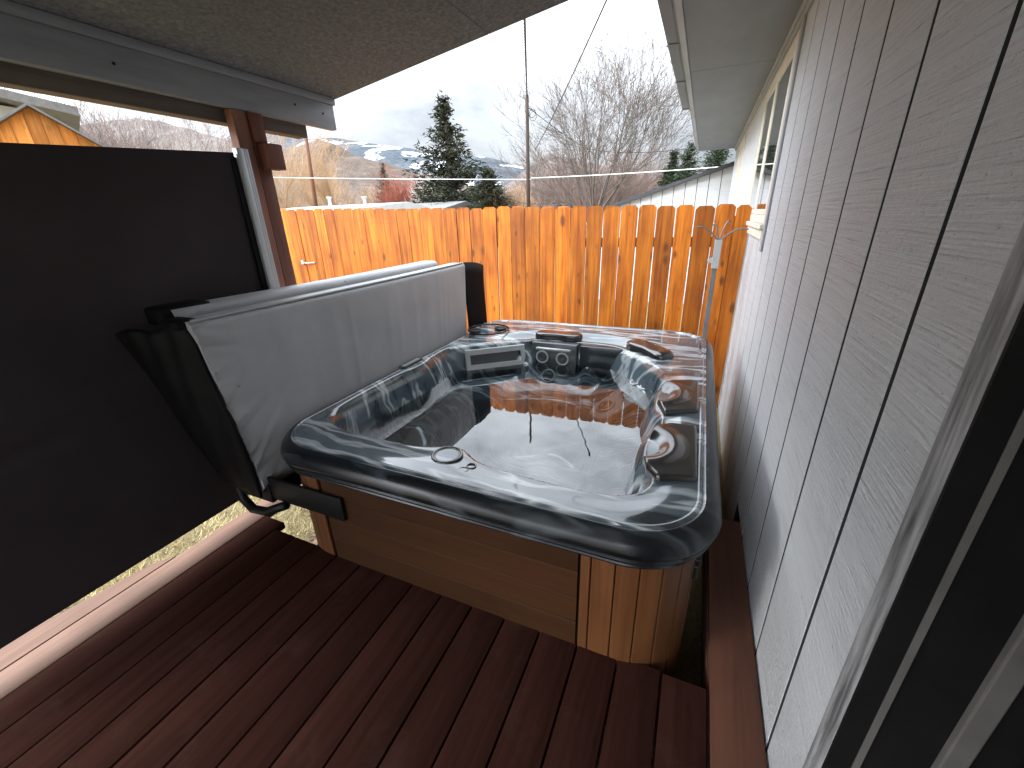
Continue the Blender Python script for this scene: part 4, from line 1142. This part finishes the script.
# ------------------------------------------------------------------ hills
def hill_mat(name, base, alt, snow=0, scale=.01, thr=.55, streak=None):
    m, nt, b = newmat(name); v = coords(nt); f = noise(nt, v, scale, 7, .68); f2 = noise(nt, v, scale * 7, 6, .72)
    c = ramp(nt, f, [(.38, base), (.62, alt)])
    c = mix(nt, c, tuple(x * .6 for x in base), math_(nt, 'MULTIPLY', ramp(nt, f2, [(.45, (0, 0, 0)), (.6, (1, 1, 1))]), .55))
    if snow:
        f3 = noise(nt, v, scale * 1.7, 6, .6, .6)
        if streak:
            ang, fa, fb = streak; sx = N(nt, 'ShaderNodeSeparateXYZ'); nt.links.new(v, sx.inputs[0])
            dd = math_(nt, 'ADD', math_(nt, 'MULTIPLY', sx.outputs[2], math.cos(ang)), math_(nt, 'MULTIPLY', sx.outputs[0], math.sin(ang)))
            al = math_(nt, 'SUBTRACT', math_(nt, 'MULTIPLY', sx.outputs[0], math.cos(ang)), math_(nt, 'MULTIPLY', sx.outputs[2], math.sin(ang)))
            cv = N(nt, 'ShaderNodeCombineXYZ'); nt.links.new(math_(nt, 'MULTIPLY', dd, fa), cv.inputs[0]); nt.links.new(math_(nt, 'MULTIPLY', al, fb), cv.inputs[1])
            f4 = noise(nt, cv.outputs[0], 1, 3, .55, .5)
            sn = ramp(nt, math_(nt, 'ADD', f4, math_(nt, 'MULTIPLY', f3, .35)), [(thr, (0, 0, 0)), (thr + .05, (1, 1, 1))])
        else: sn = ramp(nt, f3, [(thr, (0, 0, 0)), (thr + .06, (1, 1, 1))])
        c = mix(nt, c, (.80, .82, .86), math_(nt, 'MULTIPLY', sn, snow))
    nt.links.new(c, b.inputs['Base Color']); b.inputs['Roughness'].default_value = .95; b.inputs['Specular IOR Level'].default_value = .05
    return m
def hill(name, pts, Y, depth, mat, label, seed, rough=.02):
    rs = random.Random(seed); nx_, ny_ = 160, 36
    pxs = np.linspace(pts[0][0], pts[-1][0], nx_)
    pys = np.interp(pxs, [p[0] for p in pts], [p[1] for p in pts])
    ph = [(rs.uniform(.5, 9), rs.uniform(0, 6.28), rs.uniform(-3, 3)) for _ in range(26)]
    ridge = np.array([at(x_, y_, Y) for x_, y_ in zip(pxs, pys)])
    hh = np.maximum(ridge[:, 2] - GZ, 0); V_ = []
    for j in range(ny_):
        t = -1 + 1.9 * j / (ny_ - 1)
        for i in range(nx_):
            prof = max(0, 1 - abs(t) ** 1.25) if t < 0 else max(0, 1 - (t / .9) ** 2)
            u_ = i / nx_ * 12
            nz_ = sum(math.sin(a_ * u_ + b_ + c_ * t * 3) / (1 + a_) for a_, b_, c_ in ph) * rough
            y_ = Y + t * depth
            sc = y_ / Y
            V_.append((ridge[i, 0] * (1 - (1 - sc) * .6), y_, GZ - 2 + (hh[i] + 2) * prof * (1 + nz_ * (1 if t < -.04 else .3))))
    g = MB(); g.add(V_, [(j * nx_ + i, j * nx_ + i + 1, (j + 1) * nx_ + i + 1, (j + 1) * nx_ + i) for j in range(ny_ - 1) for i in range(nx_ - 1)])
    o = g.obj(name, mat, None, True); o['kind'] = 'structure'; o['label'] = label; return o
hb_ = hill_mat('brown_hill', (.085, .067, .056), (.14, .112, .092), .15, .012, .66)
hb2 = hill_mat('purple_brown_hill', (.105, .090, .086), (.155, .135, .128), .25, .012, .62)
hs = hill_mat('forested_ski_mountain', (.055, .068, .082), (.10, .115, .13), .9, .004, .72, (.47, .022, .003))  # bluish forest tint paints distance haze into the colour
hill('mountain', [(40, 200), (150, 150), (230, 133), (300, 140), (341, 139), (364, 142), (389, 145), (412, 147.6), (425, 152), (450, 155), (486, 156), (500, 160), (514, 165), (531, 168), (545, 172), (600, 182), (680, 200)], 2600, 1500, hs, 'blue grey forested mountain with white ski runs', 1, .03)
hill('brown_hill', [(180, 205), (235, 165), (262, 155), (280, 150), (307, 142), (321, 139.6), (338, 145), (355, 155), (385, 163), (417, 172), (470, 186), (540, 200), (600, 207)], 900, 420, hb_, 'bare brown hill in front of the ski mountain', 2, .03)
hill('brown_hill', [(480, 206), (510, 186), (530, 170), (542, 161), (551, 158.5), (562, 158), (575, 160), (600, 165), (613, 169), (636, 175), (659, 186), (690, 195), (740, 204)], 700, 330, hb2, 'greyish purple hill behind the big bare tree', 3, .03)
hill('brown_hill', [(-80, 200), (60, 130), (100, 122), (130, 119), (160, 121), (191, 128), (232, 141), (262, 165), (290, 190)], 600, 300, hb2, 'brown hill seen above the dark screen', 4, .03)

# ------------------------------------------------------------------ light
SUN_EL, SUN_AZ = math.radians(30), None
world = bpy.data.worlds.new('World'); scene.world = world; world.use_nodes = True
nt = world.node_tree; bg = nt.nodes['Background']
sky = N(nt, 'ShaderNodeTexSky'); sky.sky_type = 'NISHITA'; sky.sun_disc = False
sun_dir = Vector((-.72, -.62, .34)).normalized()     # towards the sun
sky.sun_elevation = math.asin(sun_dir.z); sky.sun_rotation = math.atan2(sun_dir.x, sun_dir.y)
sky.dust_density = 3.0
tc = N(nt, 'ShaderNodeTexCoord')
sep = N(nt, 'ShaderNodeSeparateXYZ'); nt.links.new(tc.outputs['Generated'], sep.inputs[0])
# overcast luminance: brighter towards the zenith
elev = math_(nt, 'MAXIMUM', sep.outputs[2], 0.0)
lum = math_(nt, 'MULTIPLY_ADD', elev, 85.0); nt.nodes[-1].inputs[2].default_value = 4.0
lum = math_(nt, 'MULTIPLY_ADD', lum, elev); nt.nodes[-1].inputs[2].default_value = 3.7
lum = math_(nt, 'MINIMUM', lum, 24.0)
dt = N(nt, 'ShaderNodeVectorMath'); dt.operation = 'DOT_PRODUCT'; nt.links.new(tc.outputs['Generated'], dt.inputs[0]); dt.inputs[1].default_value = tuple(sun_dir)
glow = math_(nt, 'POWER', math_(nt, 'MAXIMUM', dt.outputs['Value'], 0.0), 1.4)      # thin cloud is brighter towards the hidden sun
glow = math_(nt, 'MULTIPLY_ADD', glow, 2.3); nt.nodes[-1].inputs[2].default_value = .90
lum = math_(nt, 'MULTIPLY', lum, glow)
mp = N(nt, 'ShaderNodeMapping'); mp.inputs['Scale'].default_value = (1, 1, 2.6); nt.links.new(tc.outputs['Generated'], mp.inputs[0])
cl = noise(nt, mp.outputs[0], 2.6, 6, .55, .3)
cc = ramp(nt, cl, [(.34, (.50, .54, .60)), (.47, (.78, .83, .90)), (.60, (.97, 1.03, 1.11))])
lumc = N(nt, 'ShaderNodeCombineColor')
for i in range(3): nt.links.new(lum, lumc.inputs[i])
cloud = mix(nt, cc, lumc.outputs[0], 1.0, 'MULTIPLY')
fin = mix(nt, sky.outputs[0], cloud, .88)
nt.links.new(fin, bg.inputs['Color']); bg.inputs['Strength'].default_value = .105
sl_ = bpy.data.lights.new('sun', 'SUN'); sl_.energy = .8; sl_.angle = math.radians(10); sl_.color = (1, .95, .88)
so = bpy.data.objects.new('sun', sl_); COL.objects.link(so); so.location = (-20, -5, 12)
so.rotation_euler = sun_dir.to_track_quat('Z', 'Y').to_euler()

vs_ = scene.view_settings; vs_.view_transform = 'Standard'; vs_.look = 'None'; vs_.gamma = 1; vs_.exposure = 1.02; vs_.use_curve_mapping = False
scene.render.engine = 'CYCLES'
cy = scene.cycles; cy.max_bounces = 8; cy.diffuse_bounces = 5; cy.glossy_bounces = 5; cy.transparent_max_bounces = 12; cy.sample_clamp_indirect = 6
try:
    cy.use_denoising = True; cy.denoiser = 'OPENIMAGEDENOISE'
except Exception: pass
